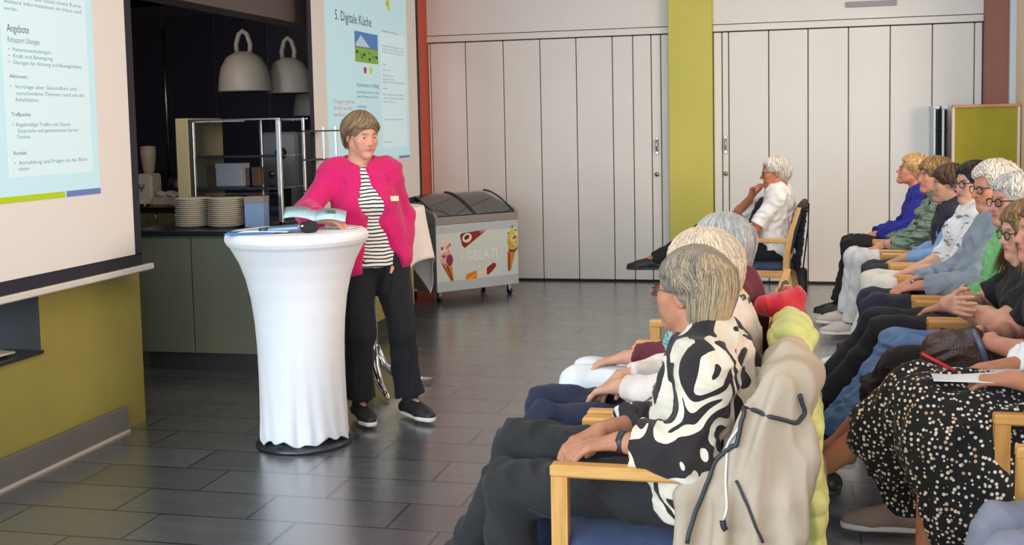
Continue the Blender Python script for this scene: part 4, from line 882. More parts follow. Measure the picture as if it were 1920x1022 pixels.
# ------------------------------------------------------------------ patterned fabrics
def pattern(name, kind, c1, c2, scale=1., c3=None, rough=.85):
    m = mat(name, c1, rough, bump=.15, bscale=240, sheen=.1); nt = m.node_tree; L = nt.links.new; b = nt.nodes['Principled BSDF']
    tc = nt.nodes.new('ShaderNodeTexCoord'); r = nt.nodes.new('ShaderNodeValToRGB'); r.color_ramp.interpolation = 'CONSTANT'
    if kind == 'stripes':
        sp = nt.nodes.new('ShaderNodeSeparateXYZ'); L(tc.outputs['Object'], sp.inputs[0]); n = nt.nodes.new('ShaderNodeTexNoise'); n.inputs['Scale'].default_value = 7; L(tc.outputs['Object'], n.inputs[0])
        a_ = nt.nodes.new('ShaderNodeMath'); a_.operation = 'MULTIPLY_ADD'; a_.inputs[1].default_value = .03; L(n.outputs[0], a_.inputs[0]); L(sp.outputs[2], a_.inputs[2])
        m_ = nt.nodes.new('ShaderNodeMath'); m_.operation = 'MULTIPLY'; m_.inputs[1].default_value = scale; L(a_.outputs[0], m_.inputs[0]); f_ = nt.nodes.new('ShaderNodeMath'); f_.operation = 'FRACT'; L(m_.outputs[0], f_.inputs[0]); L(f_.outputs[0], r.inputs[0]); pos = .62
    elif kind == 'animal':
        n = nt.nodes.new('ShaderNodeTexNoise'); n.inputs['Scale'].default_value = scale; n.inputs['Detail'].default_value = 0; n.inputs['Distortion'].default_value = 1.3; mp = nt.nodes.new('ShaderNodeMapping'); mp.inputs['Scale'].default_value = (1,1.2,.75); L(tc.outputs['Object'], mp.inputs[0]); L(mp.outputs[0], n.inputs[0])
        m_ = nt.nodes.new('ShaderNodeMath'); m_.operation = 'MULTIPLY'; m_.inputs[1].default_value = 3.0; L(n.outputs[0], m_.inputs[0]); f_ = nt.nodes.new('ShaderNodeMath'); f_.operation = 'FRACT'; L(m_.outputs[0], f_.inputs[0]); L(f_.outputs[0], r.inputs[0]); pos = .43
    elif kind == 'dots':
        n = nt.nodes.new('ShaderNodeTexVoronoi'); n.inputs['Scale'].default_value = scale; n.inputs['Randomness'].default_value = .75; L(tc.outputs['Object'], n.inputs['Vector']); L(n.outputs['Distance'], r.inputs[0]); pos = .33
    elif kind == 'lines':
        n = nt.nodes.new('ShaderNodeTexNoise'); n.inputs['Scale'].default_value = scale; n.inputs['Detail'].default_value = 1; n.inputs['Distortion'].default_value = 1; mp = nt.nodes.new('ShaderNodeMapping'); mp.inputs['Scale'].default_value = (1,1,4); L(tc.outputs['Object'], mp.inputs[0]); L(mp.outputs[0], n.inputs[0]); L(n.outputs[0], r.inputs[0]); pos = .5
    r.color_ramp.elements[0].color = (*c1,1); r.color_ramp.elements[1].color = (*c2,1); r.color_ramp.elements[1].position = pos
    if c3 and kind != 'dots': e_ = r.color_ramp.elements.new(min(.98, pos+.12)); e_.color = (*c3,1)
    if kind == 'dots':
        r.color_ramp.elements[0].color = (1,1,1,1); r.color_ramp.elements[1].color = (0,0,0,1)
        mx = nt.nodes.new('ShaderNodeMix'); mx.data_type = 'RGBA'; L(r.outputs[0], mx.inputs[0]); mx.inputs[6].default_value = (*c2,1)
        rc = nt.nodes.new('ShaderNodeValToRGB'); rc.color_ramp.elements[0].color = (*c1,1); rc.color_ramp.elements[1].color = (*(c3 or c1),1); rc.color_ramp.elements[0].position = .55; rc.color_ramp.elements[1].position = .8
        L(n.outputs['Color'], rc.inputs[0]); L(rc.outputs[0], mx.inputs[7]); L(mx.outputs[2], b.inputs['Base Color'])
    else: L(r.outputs[0], b.inputs['Base Color'])
    return m
# ------------------------------------------------------------------ chairs
WD = wood('chair_beech', lin(222,165,92), lin(200,138,70), 'Y', 5, .38); WDZ = wood('chair_beech_upright', lin(222,165,92), lin(200,138,70), 'Z', 5, .38)
SEATF = fabric('seat_navy', lin(52,62,92), var=.1, vscale=60); 
def make_chair(label, group):
    c = thing('wooden_armchair', label, 'chair', (0,0,0), 0, group)
    for s in (-1, 1):
        x0, x1 = (s*.25-.02, s*.25+.02)
        MB().prism([(.25,0),(.292,0),(.29,.655),(.245,.655)], 'x', x0, x1).build('leg', WDZ, c)
        cl_ = [(-.335,0),(-.27,.22),(-.225,.42),(-.23,.55),(-.265,.72),(-.325,.90)]; w_ = [.016,.02,.025,.024,.02,.015]
        MB().prism([(a-b,z) for (a,z), b in zip(cl_, w_)]+[(a+b,z) for (a,z), b in reversed(list(zip(cl_, w_)))], 'x', x0, x1).build('leg', WDZ, c)
        MB().box((x0-.004,-.235,.628), (x1+.004,.293,.662), .006).build('armrest', WD, c)
    f = MB()
    for s in (-1,1): f.box((s*.25-.012,-.22,.36), (s*.25+.012,.26,.415), .003)
    f.box((-.25,.245,.36), (.25,.27,.415), .003); f.box((-.25,-.235,.36), (.25,-.21,.415), .003); f.build('seat_frame', WD, c)
    S = SDF(.012); S.cone((-.16,-.14,.43), (.16,-.14,.43), .07, .07, .03, flat=((0,0,1),.45)); S.cone((-.17,.2,.432), (.17,.2,.432), .07, .07, .03, flat=((0,0,1),.45))
    for x in (-.17,-.08,.0,.08,.17): S.cone((x,-.15,.432), (x,.2,.434), .08, .08, .05, flat=((0,0,1),.45))
    v, q = S.build(); link('seat', np_mesh('seat', v, q), SEATF, c)
    b = MB()
    for i, z in enumerate((.56,.64,.72,.80)):
        y = -.235-.14*(z-.5)-.0; b.box((-.235,y-.012,z-.022), (.235,y+.006,z+.022), .005)
    b.build('back_slats', WD, c)
    MB().box((-.225,-.02,-.17), (.225,.018,.17), .015).v
    p = MB(); p.box((-.215,-.02,0), (.215,.012,.34), .014, rot=Matrix.Rotation(.24,3,'X')); o = p.build('backrest_pad', SEATF, c); o.location = (0,-.235,.53)
    return c
ROW1 = ['front row chair carrying the beige coat, under the woman in animal print','front row chair with the lime quilted jacket, second from the camera','front row chair with the red jacket on its back','empty front row chair with navy seat beyond the red jacket']
ch0 = make_chair(ROW1[0], 'armchairs of the front row'); ch0.location = (-.33,3.21,0); ch0.rotation_euler = (0,0,pi/2)
for y, l in zip((3.80,4.38,4.98), ROW1[1:]): dup(ch0, (-.33,y,0), pi/2, l, 'armchairs of the front row')
MC = (-.225,9.2,0); MR = radians(86)
dup(ch0, MC, MR, 'beech chair of the white haired man sitting alone by the folding wall', 'armchairs of the front row')
ROW2 = [(9.15,'under the woman in royal blue'),(8.45,'under the woman in the sage green jacket'),(7.74,'under the short dark haired person with the navy vest'),(7.14,'under the woman with black hair and white cardigan'),(6.35,'under the man in the grey blue shirt'),(5.68,'under the person with the green cardigan'),(5.10,'under the woman in black with crossed arms'),(4.52,'under the woman holding the brown handbag'),(3.94,'under the woman with the polka dot skirt'),(3.08,'nearest the camera, under the grey trousers')]
for y, l in ROW2: dup(ch0, (.90,y,0), pi/2, 'beech armchair '+l, 'armchairs of the second row')

# ------------------------------------------------------------------ the seated people
SK = lin(205,150,122); SKT = lin(190,128,98); SKP = lin(218,170,146)
def S_(dz=0, hy=-.09, hz=1.15, **o):
    d = dict(pelvis=(0,-.12,.55), belly=(0,-.125,.68+dz*.4), chest=(0,-.13+(hy+.09)*.4,.86+dz*.8), neck=(0,-.13+(hy+.09)*.75,.975+dz), head=(0,hy,hz), shL=(-.16,-.13+(hy+.09)*.6,.935+dz), shR=(.16,-.13+(hy+.09)*.6,.935+dz))
    for k_ in ('shL','shR'): pass
    d.update(o); return seated(**d)
BLK = mat('shoe_black', (.02,.02,.022), .5); SOLW = mat('sole_white', lin(225,220,212), .5); SOLB = mat('sole_black', (.03,.03,.03), .6)
GLB = mat('glasses_black', (.015,.015,.02), .25); GLM = mat('glasses_metal', (.25,.22,.2), .3, metal=.8)
R90 = pi/2
# --- front row
J = S_(dz=-.03, hy=-.07, hz=1.092, yaw=-33, pitch=3, elL=(-.25,-.08,.70), wrL=(-.17,.12,.705), handL=((-.1,.9,-.12),(.1,-.15,-1),.55), elR=(.23,-.02,.68), wrR=(.02,.20,.68), handR=((-.6,.7,-.2),(0,-.2,-1),.5),
       knR=(.15,.47,.59), anR=(.16,.70,.17), toR=(.16,.86,.13), knL=(-.05,.46,.52), anL=(-.10,.50,.1), toL=(-.12,.65,.05), hs=1.02)
P = Person('person', 'grey blond woman in animal print blouse, nearest the camera in the front row', (-.33,3.21,0), R90, J, SKT, dict(neckr=.05), h=.0042, bulk=1.05, bust=1, belly=.9)
AN = pattern('animal_print', 'animal', lin(226,210,188), lin(38,28,27), 6.2)
P.top('blouse', AN, inf=.022, t1=1.72, amp=.007, seed=4, ts=.006, cuff=.016, freq=50, h=.006, neck=.07, extra=lambda S: (S.cone((-.1,-.10,.56),(.1,-.10,.56),.15,.15,.05), S.cone((-.18,-.06,.60),(-.05,.05,.62),.07,.07,.05), S.cone((0,-.14,.72),(0,-.13,.60),.17,.185,.05)))
P.trousers(fabric('trousers_charcoal', lin(36,34,35)), thick=1.1, amp=.007, seed=8); P.shoes(mat('suede_blue', lin(70,90,130), .9), SOLB)
P.hairdo(lin(150,136,118), 5, n=5200, lw=.0021, vol=.014, back=-.135, side=.012, front=.04, bob=.8, nape=.66, tuck=.5, swirl=.35, c2=lin(96,86,78), c3=lin(206,172,126), h=.005, drift=.16, backgold=.9)  # golden back locks: own hair tone plus warm light painted into the colour
P.specs(GLM, r=.022); P.band('wristband', 'L', .93, mat('band_black', (.03,.03,.04), .4), r=.032, w_=.018)
J = S_(dz=-.03, hy=-.05, hz=1.075, yaw=-14, elL=(-.22,.0,.70), wrL=(-.09,.215,.70), handL=((.45,.75,-.25),(0,-.2,-1),.55), elR=(.22,.0,.70), wrR=(.10,.24,.685), handR=((-.75,.6,-.35),(-.1,-.3,-1),.45,.2), knL=(-.10,.46,.57), knR=(.10,.50,.58), anL=(-.1,.46,.1), anR=(.12,.55,.1), toL=(-.1,.62,.05), toR=(.12,.7,.05))
P = Person('person', 'woman with fluffy pale blond hair and pale cardigan, hands crossed over her knee', (-.33,3.80,0), R90, J, SK, {}, h=.0045, bulk=1.0, bust=1)
P.top('cardigan', fabric('cardigan_pale', lin(222,206,196)), inf=.02, t1=1.85, amp=.006, seed=11, h=.0065); P.trousers(fabric('jeans_dark', lin(26,32,58)), amp=.006); P.shoes(BLK, SOLB)
P.hairdo(lin(232,208,178), 8, n=4200, lw=.0024, vol=.028, back=-.08, side=-.03, front=.05, bob=1, tuck=.6, swirl=.7, drift=.25, curly=.003, c2=lin(196,164,130), c3=lin(246,230,208), h=.0055)
P.specs(GLB)
def scarf(P, m, r=.075, th=.026, drop=None, name='scarf', seed=0, tilt=0):
    J = P.J; u = nrm(J['neck']-J['chest']); f = fwd(J); rt = np.cross(f, u); S = SDF(.006); pts = []
    for i in range(13): a = 2*pi*i/12; pts.append(J['neck']+u*(.012-.02*cos(a))+(f*cos(a)*r*1.05+rt*sin(a)*r))
    S.chain(pts, [th+.004*sin(i*2) for i in range(13)], .012)
    pts2 = [p+u*.026*(1 if i % 2 else .6) for i, p in enumerate(pts)]; S.chain(pts2, [th*.7]*13, .008)
    for dx, ln in (drop or []):
        a0 = J['neck']+f*(r+.02)+rt*dx-u*.02; S.chain([a0, a0-u*ln*.5+f*.05+rt*dx*.4, a0-u*ln+f*.03+rt*dx*.6], [.028,.034,.03], .02, flat=(f,.6))
    v, q = S.build(disp=wrinkle(.005, 110, seed)); return link(name, np_mesh(name, v, q), m, P.root)
scarf(P, pattern('scarf_yellow_black', 'lines', lin(214,196,140), lin(38,36,40), 12, lin(96,140,165)), r=.078, th=.03, seed=3)
scarf_m = pattern('scarf_blue_green', 'lines', lin(90,150,175), lin(150,190,160), 9, lin(40,60,80))
J2 = P.J; S = SDF(.007); S.chain([(-.06,-.02,.93),(-.05,.02,.84),(-.07,.04,.74),(-.05,.06,.68)], [.04,.05,.052,.03], .03, flat=((0,1,0),.7)); S.chain([(.04,-.02,.93),(.03,.03,.84),(.0,.05,.75)], [.035,.045,.03], .03)
v, q = S.build(disp=wrinkle(.009, 70, 5)); link('scarf_end', np_mesh('scarf_end', v, q), scarf_m, P.root)
J = S_(dz=-.02, hy=-.08, hz=1.09, yaw=-12, elL=(-.22,.03,.72), wrL=(-.10,.27,.68), handL=((.1,.9,-.2),(0,-.2,-1),.3), elR=(.22,.0,.7), knL=(-.1,.46,.57), knR=(.12,.44,.56))
P = Person('person', 'grey haired person in maroon sweater and white trousers, third in the front row', (-.33,4.38,0), R90, J, SK, {}, h=.005)
P.top('sweater', fabric('sweater_maroon', lin(100,28,44)), inf=.018, t1=1.8, seed=13); P.trousers(fabric('trousers_white', lin(226,228,232)), seed=21); P.shoes(BLK, SOLB)
P.hairdo(lin(178,178,176), 14, n=2600, lw=.0026, drift=.2, vol=.018, back=-.08, side=-.01, front=.05, c2=lin(110,112,114), c3=lin(214,206,196))
# --- man sitting alone
J = S_(dz=.03, hy=-.125, hz=1.155, yaw=6, pitch=-4, elR=(.16,.20,.80), wrR=(.055,.07,.955), handR=((-.25,-.25,.9),(-.4,-.8,-.3),1.1), elL=(-.25,.02,.72), wrL=(-.12,.24,.70), handL=((.4,.8,-.2),(0,-.1,-1),.5),
       knR=(.02,.46,.68), anR=(-.06,.84,.46), toR=(-.08,1.0,.41), knL=(-.1,.38,.55), anL=(-.1,.44,.1), toL=(-.12,.6,.05))
P = Person('person', 'white haired man sitting alone with crossed legs, hand on his chin', MC, MR, J, lin(196,122,92), dict(tash=lin(220,214,206), nose=1.15, jaw=1.05), lin(190,180,170), h=.005, bulk=1.1, belly=.9)
P.top('shirt', fabric('shirt_white', lin(236,230,224)), inf=.016, t1=.85, amp=.005, cuff=.012, h=.0065); P.trousers(fabric('trousers_black', lin(22,22,27)), seed=5); P.shoes(BLK, SOLB, 'laced')
P.hairdo(lin(226,214,196), 21, n=500, lw=.005, vol=.012, back=-.06, side=.0, front=.075, recede=.012, curly=.003, c2=lin(190,176,156), c3=lin(244,240,232))
P.specs(GLB, r=.02)
S = SDF(.007); S.chain([(.07,.03,.80),(.085,-.01,.92),(.07,-.10,1.0),(0,-.17,1.02),(-.07,-.10,1.0),(-.09,.0,.90),(-.07,.06,.78)], [.02,.026,.03,.032,.03,.028,.02], .02, flat=((0,1,0),.8)); v, q = S.build(disp=wrinkle(.005, 90, 3))
link('sweater_over_shoulders', np_mesh('scarf', v, q), fabric('knit_black', lin(34,30,34)), P.root)
# --- second row
def shirt_buttons(P, m, n=4, x=0, y0=.0, zs=None):
    J = P.J; f = fwd(J)
    for i in range(n):
        c0 = J['chest']+(J['belly']-J['chest'])*(i*.33-.25); p = c0+f*.135; MB().tube([p, p+f*.004], .0065, 10).build('button', m, P.root)
J = S_(dz=.02, hy=-.02, hz=1.157, pitch=16, elL=(-.23,.05,.72), wrL=(-.1,.26,.68), elR=(.2,.05,.70), wrR=(.05,.28,.66), knL=(-.13,.40,.60), knR=(.10,.42,.58), anL=(-.12,.45,.12), anR=(.10,.5,.12), toL=(-.12,.60,.06), toR=(.1,.64,.06))
P = Person('person', 'woman in royal blue sweater farthest back in the second row, looking up', (.90,9.15,0), R90, J, lin(214,140,110), dict(nose=1.1), h=.005, bulk=1.08, bust=1)
P.top('sweater', fabric('sweater_royal', lin(30,36,140)), inf=.022, t1=1.85, amp=.007, seed=31, ts=.008); P.trousers(fabric('trousers_jet', lin(24,24,26)), thick=1.25, hem=.03, amp=.006, seed=6); P.shoes(BLK, SOLB)
P.hairdo(lin(214,172,112), 31, n=900, lw=.005, vol=.02, back=-.06, side=-.01, front=.06, curly=.007, c2=lin(160,120,76), c3=lin(236,204,150)); P.specs(GLM, r=.02)
J = S_(dz=.02, hy=-.09, hz=1.15, yaw=16, pitch=2, elL=(-.24,.04,.70), wrL=(-.07,.24,.68), handL=((.6,.6,-.5),(.1,-.2,-1),.7), elR=(.22,.02,.70), wrR=(.04,.26,.66), knL=(-.12,.40,.58), knR=(.12,.44,.57), anL=(-.08,.48,.12), anR=(.18,.5,.15), toL=(-.1,.63,.07), toR=(.18,.65,.09))
P = Person('person', 'woman in sage green jacket with tousled brown hair, second farthest in the second row', (.90,8.45,0), R90, J, lin(212,148,122), {}, h=.005, bust=.9)
P.top('top', fabric('top_black', lin(32,32,34)), inf=.01, t1=.8)
P.top('jacket', pattern('jacket_sage', 'lines', lin(120,138,118), lin(84,100,86), 9, lin(52,62,54)), inf=.026, t1=1.7, amp=.010, seed=41, ts=.006, cuff=.012, vneck=.12, freq=48)
P.collar('jacket_collar', fabric('jacket_sage', (0,0,0)), r=.07, hgt=.03, open_=.5)
P.trousers(fabric('trousers_offwhite', lin(218,214,210)), seed=7); P.shoes(mat('sneaker_beige', lin(196,184,172), .8), SOLW, 'laced')
P.hairdo(lin(150,112,72), 42, n=1000, lw=.005, vol=.022, back=-.07, side=-.02, front=.055, curly=.008, c2=lin(92,66,44), c3=lin(196,158,108)); P.band('bracelet', 'L', .95, mat('bracelet_grey', lin(150,120,130), .4))
J = S_(dz=.0, hy=-.095, hz=1.135, yaw=4, elL=(-.22,.0,.70), wrL=(-.07,.2,.66), knL=(-.1,.36,.56), knR=(.12,.36,.56))
P = Person('person', 'person with short dark hair, navy vest and light blue shirt in the second row', (.90,7.74,0), R90, J, lin(196,150,122), dict(nose=1.1), h=.005)
P.top('shirt', fabric('shirt_lightblue', lin(120,152,196)), inf=.012, t1=1.75, seed=51); P.top('vest', fabric('vest_navy', lin(30,34,52)), inf=.026, t1=.12, seed=52, amp=.007, vneck=.1); P.trousers(fabric('trousers_dark', lin(40,40,46))); P.shoes(BLK, SOLB)
P.hairdo(lin(70,50,38), 51, n=650, lw=.005, vol=.018, back=-.075, side=-.02, front=.045, bob=1, c2=lin(38,28,24), c3=lin(118,82,54))
J = S_(dz=.035, hy=-.15, hz=1.175, yaw=28, pitch=-2, elL=(-.25,-.02,.70), wrL=(-.13,.20,.675), handL=((.3,.8,-.3),(0,-.2,-1),.4), elR=(.22,.0,.70), knL=(-.1,.40,.57), knR=(.12,.4,.57), anL=(-.1,.46,.1), anR=(.2,.50,.1), toL=(-.12,.6,.05), toR=(.2,.65,.05))
P = Person('person', 'black haired woman with dark framed glasses in a white cardigan', (.90,7.14,0), R90, J, lin(216,164,138), dict(lips=.9), (.03,.02,.02), h=.0045, bust=.9)
P.top('cardigan', pattern('cardigan_white', 'lines', lin(232,230,228), lin(222,222,222), 8, lin(120,118,120)), inf=.02, t1=1.05, amp=.007, seed=61, cuff=.012); P.trousers(fabric('trousers_cream', lin(222,214,200)), seed=62); P.shoes(mat('sneaker_white', lin(225,225,222), .6), SOLW, 'laced')
P.hairdo(lin(26,20,22), 61, n=750, lw=.005, vol=.016, back=-.10, side=-.06, front=.06, bob=1, c2=lin(14,12,14), c3=lin(48,38,38)); P.specs(mat('glasses_blue', lin(48,62,90), .25), r=.024, rr=.0026)
J = S_(dz=.05, hy=-.135, hz=1.195, yaw=22, pitch=-4, elL=(-.26,.0,.72), wrL=(-.10,.24,.69), handL=((.3,.85,-.25),(.1,-.15,-1),.5), elR=(.24,.02,.72), wrR=(.10,.26,.68), knL=(-.12,.45,.575), knR=(.12,.46,.57), anL=(-.12,.46,.1), anR=(.14,.48,.1), hs=1.03)
P = Person('person', 'man with wavy white hair, black glasses and grey blue button shirt', (.90,6.35,0), R90, J, lin(214,146,116), dict(nose=1.25, jaw=1.1, neckr=.058, lips=.4), lin(190,170,150), h=.0042, bulk=1.15, belly=1.0)
SHB = fabric('shirt_greyblue', lin(146,156,168), var=.06); P.top('shirt', SHB, inf=.02, t1=1.82, amp=.008, seed=71, ts=.006, cuff=.01, h=.0065); P.collar('collar', SHB, r=.066, hgt=.035, open_=.45); shirt_buttons(P, BLACK)
P.trousers(fabric('jeans_navy', lin(36,36,54)), seed=72, amp=.007, thick=1.1); P.shoes(mat('shoe_brown', lin(90,62,48), .6), SOLB)
P.hairdo(lin(238,222,204), 71, n=900, lw=.0055, vol=.02, back=-.085, side=-.02, front=.085, recede=.02, curly=.008, c2=lin(214,186,160), c3=lin(250,244,236)); P.specs(GLB, r=.023, rr=.0024)
J = S_(dz=.02, hy=-.11, hz=1.17, yaw=24, elL=(-.24,.0,.70), wrL=(-.05,.2,.68), knL=(-.10,.46,.56), knR=(.12,.48,.56), anL=(-.02,.80,.14), anR=(.2,.86,.10), toL=(-.02,.95,.09), toR=(.24,1.0,.05))
P = Person('person', 'person with short grey hair, round glasses and green knit cardigan', (.90,5.68,0), R90, J, lin(208,150,128), dict(nose=1.1), h=.0045, bulk=1.1)
P.top('jumper', fabric('jumper_tan', lin(190,160,128)), inf=.012, t1=1.2); P.top('knit_cardigan', fabric('knit_green', lin(130,200,130), bump=.9, bscale=90), inf=.028, t1=1.6, amp=.009, seed=81, freq=90, vneck=.14); P.trousers(fabric('jeans_black', lin(24,24,34)), seed=82, amp=.006, thick=1.15)
P.shoes(mat('shoe_brown', (1,1,1)), SOLB); P.hairdo(lin(206,200,190), 81, n=600, lw=.005, vol=.016, back=-.07, side=-.01, front=.06, curly=.005, c2=lin(150,144,136), c3=lin(232,230,226)); P.specs(GLB, r=.022, rr=.0024)
J = S_(dz=-.03, hy=-.06, hz=1.085, yaw=14, pitch=-6, elL=(-.25,.07,.74), wrL=(.05,.22,.76), handL=((.8,-.25,.1),(0,-1,0),.5), elR=(.24,.08,.74), wrR=(-.08,.26,.79), handR=((-.8,-.25,.05),(0,-1,0),.5), knL=(-.11,.42,.58), knR=(.10,.44,.58), anL=(-.03,.74,.2), anR=(.15,.76,.14), toL=(-.03,.9,.14), toR=(.17,.92,.09))
P = Person('person', 'woman in black top with long brown hair, glasses and folded bare arms', (.90,5.10,0), R90, J, lin(218,164,140), {}, h=.0042, bust=1, arms=1.12, bulk=1.05)
P.top('t_shirt', fabric('tshirt_black', lin(20,20,22)), inf=.016, t1=.8, amp=.006, seed=91, cuff=.012); P.trousers(fabric('jeans_light', lin(120,155,200), col2=lin(84,120,172)), seed=92, amp=.006); P.shoes(BLK, SOLB)
P.hairdo(lin(132,100,64), 91, n=1800, lw=.0045, vol=.02, back=-.26, side=-.24, front=.055, bob=1, tuck=-.05, swirl=.2, flare=.5, c2=lin(82,58,38), c3=lin(166,130,86)); P.specs(GLB, r=.022, rr=.002)
J = S_(dz=.0, hy=-.02, hz=1.14, yaw=6, elL=(-.24,.04,.72), wrL=(-.06,.20,.74), handL=((.3,.7,-.5),(.3,-.3,-.9),.9), elR=(.22,.05,.72), wrR=(.06,.22,.74), handR=((-.4,.7,-.5),(-.3,-.3,-.9),.9), knL=(-.11,.44,.57), knR=(.08,.47,.60), anL=(-.1,.5,.1), anR=(.22,.72,.24), toL=(-.1,.66,.05), toR=(.26,.86,.18))
P = Person('person', 'woman in black dress holding a brown handbag on her lap, bare shins', (.90,4.52,0), R90, J, lin(206,146,122), {}, h=.0045, bust=1, bulk=1.05)
BD = fabric('dress_black', lin(20,20,22)); P.top('dress', BD, inf=.016, t1=.8, seed=95); P.trousers(BD, name='dress_skirt', t1=1.22, thick=1.2, inf=.02, hem=.03, seed=96); P.shoes(mat('sneaker_taupe', lin(150,130,118), .8), SOLW, 'bare')
P.hairdo(lin(110,84,60), 95, n=500)
J = S_(dz=.0, hy=.0, hz=1.15, yaw=0, pitch=-14, elL=(-.26,.02,.73), wrL=(-.10,.22,.735), handL=((.25,.85,-.12),(.1,-.2,-1),.6), elR=(.22,.05,.72), wrR=(.08,.28,.72), handR=((-.4,.85,-.1),(-.2,-.2,-1),.7), knL=(-.12,.46,.57), knR=(.0,.50,.66), anL=(-.13,.47,.10), anR=(.20,.80,.32), toL=(-.14,.62,.05), toR=(.26,.95,.27))
P = Person('person', 'woman in white shirt and black polka dot skirt holding a red pencil', (.90,3.94,0), R90, J, lin(196,132,100), {}, h=.0045, bust=1, bulk=1.1, legs=.98)
P.top('shirt', fabric('blouse_white', lin(230,234,238)), inf=.024, t1=1.35, amp=.008, seed=97, cuff=.014, ts=.006)
def skirt(P):
    S = SDF(.008); S.cone((-.08,-.1,.56), (.08,-.1,.56), .15, .15, .05)
    S.cone((-.1,-.08,.56), (-.10,.44,.56), .135, .12, .06); S.cone((.06,-.08,.58), (0,.48,.65), .14, .105, .06)
    S.cone((0,.50,.64), (.08,.60,.50), .10, .11, .05); S.cone((-.12,.44,.50), (-.15,.36,.30), .12, .15, .06); S.cone((-.14,.30,.46), (-.17,.12,.22), .14, .15, .06); S.cone((-.15,.05,.46), (-.19,-.05,.25), .12, .13, .06); S.cone((.08,.55,.42), (.10,.50,.30), .10, .11, .06)
    S.cone((0,.55,.25), (.2,.85,.30), .09, .09, .02, op=1); S.cone((-.13,.52,.05), (-.12,.52,.34), .085, .075, .02, op=1); S.plane((0,0,.20), (0,0,-1))
    v, q = S.build(disp=wrinkle(.011, 42, 9, (1,1,.35))); return link('skirt', np_mesh('skirt', v, q), pattern('polka_dots', 'dots', lin(232,222,206), lin(14,14,16), 60, lin(206,160,130)), P.root)
skirt(P); P.shoes(BLK, SOLB, 'bare'); P.hairdo(lin(150,120,90), 97, n=500)
J = S_(dz=0, hy=0, knL=(-.10,.36,.465), knR=(.12,.35,.465), anL=(-.12,.52,.1), anR=(.12,.5,.1))
P = Person('person', 'person in light grey trousers nearest the camera, only a knee in view', (.90,3.06,0), R90, J, SK, {}, h=.006)
P.top('pullover', fabric('pullover_grey', lin(120,120,130)), t1=1.8); P.trousers(fabric('trousers_lightgrey', lin(128,128,142)), thick=1.1, amp=.006); P.shoes(BLK, SOLB); P.hairdo(lin(120,100,80), 99, n=200)

# ------------------------------------------------------------------ the speaker
SR = radians(-146)
J = fix(dict(pelvis=(.02,0,.90), belly=(.03,.0,1.03), chest=(.055,0,1.20), neck=(.068,-.005,1.365), head=(.06,.03,1.53), shL=(-.080,0,1.33), shR=(.205,0,1.33), elR=(.375,.085,1.145), wrR=(.345,.295,1.125), elL=(-.185,-.07,1.08), wrL=(-.10,.03,.90),
     hipL=(-.08,0,.86), hipR=(.11,0,.86), knR=(.095,.02,.48), knL=(-.125,.045,.48), anR=(.10,-.02,.095), anL=(-.165,.03,.095), toR=(.09,.14,.05), toL=(-.215,.18,.05), handR=((-.85,.45,-.18),(0,.1,-1),.45), handL=((.25,.0,-.9),(1,.2,.2),.3), yaw=16, pitch=-8, roll=0, hs=.98, look=(0,-4)))
P = Person('person', 'woman in bright pink blazer and striped top standing at the white high table', (-2.141,5.727,0), SR, J, lin(216,158,132), dict(w=.94, jaw=.95, lips=.85), lin(120,90,66), h=.0042, bulk=.86, bust=.85, arms=.95, legs=.92)
P.top('striped_top', pattern('stripes', 'stripes', lin(236,232,226), lin(36,36,42), 52), inf=.007, t1=.3, amp=.0015, seed=3, h=.0055, neck=.07, hem=((0,0,.84),(0,0,-1)), extra=lambda S: S.cone((.02,0,.99), (.02,0,.84), .125, .15, .04, flat=((0,1,0),.85)))
PK = fabric('blazer_pink', lin(206,8,100), var=.05, bump=.12, sheen=.2)
def blz(S):
    S.cone((.03,-.03,1.02), (.02,-.04,.86), .135, .165, .05, flat=((0,1,0),.85), cut=2)
    S.cone((-.06,.03,1.12), (-.11,.05,.88), .08, .06, .05)
    S.cone((.13,.03,1.12), (.15,.05,.86), .08, .08, .05)
    S.cone((-.17,-.02,.98), (-.145,.06,.87), .055, .045, .04)
    f = A3((0,1,0)); S.chain([(.065,.10,1.40),(.06,.17,1.24),(.03,.19,1.08),(-.0,.20,.95),(-.02,.2,.80)], [.03,.06,.085,.115,.15], .004, op=1)
P.top('blazer', PK, inf=.027, t1={'L':1.9,'R':1.9}, amp=.0042, seed=12, ts=-.004, cuff=.008, h=.0055, neck=.076, extra=blz, freq=40)
for s, pts in ((1, [(.135,.035,1.375),(.14,.095,1.30),(.125,.125,1.21),(.10,.128,1.12)]), (-1, [(.0,.035,1.375),(-.015,.10,1.30),(-.02,.125,1.21),(-.035,.128,1.12)])):
    S = SDF(.004); S.chain(pts, [.022,.03,.03,.008], .01, flat=((0,1,0),.5)); S.cone(pts[0], (pts[0][0]-.01*s,-.04,1.41), .02, .02, .01, flat=((0,1,0),.7)); v, q = S.build(); link('lapel', np_mesh('lapel', v, q), PK, P.root)
MB().box((-.105,.128,1.185), (-.06,.134,1.212), .002).build('name_tag', mat('tag_cream', lin(236,214,184), .5), P.root)
for zz in (1.128,1.14): MB().tube([(.392,.20,zz-.018),(.397,.204,zz-.018)], .006, 8).build('cuff_button', mat('button_dark', lin(90,10,50), .3), P.root)
P.trousers(fabric('trousers_midnight', lin(15,15,22)), inf=.018, thick=1.0, hem=.03, amp=.006, seed=14, t1=1.92, h=.006); P.shoes(BLK, SOLW, 'laced')
P.hairdo(lin(138,112,84), 15, n=1500, lw=.0034, vol=.016, back=-.075, side=-.015, front=.048, swirl=.7, part=-.4, c2=lin(84,66,50), c3=lin(168,142,112), h=.005)

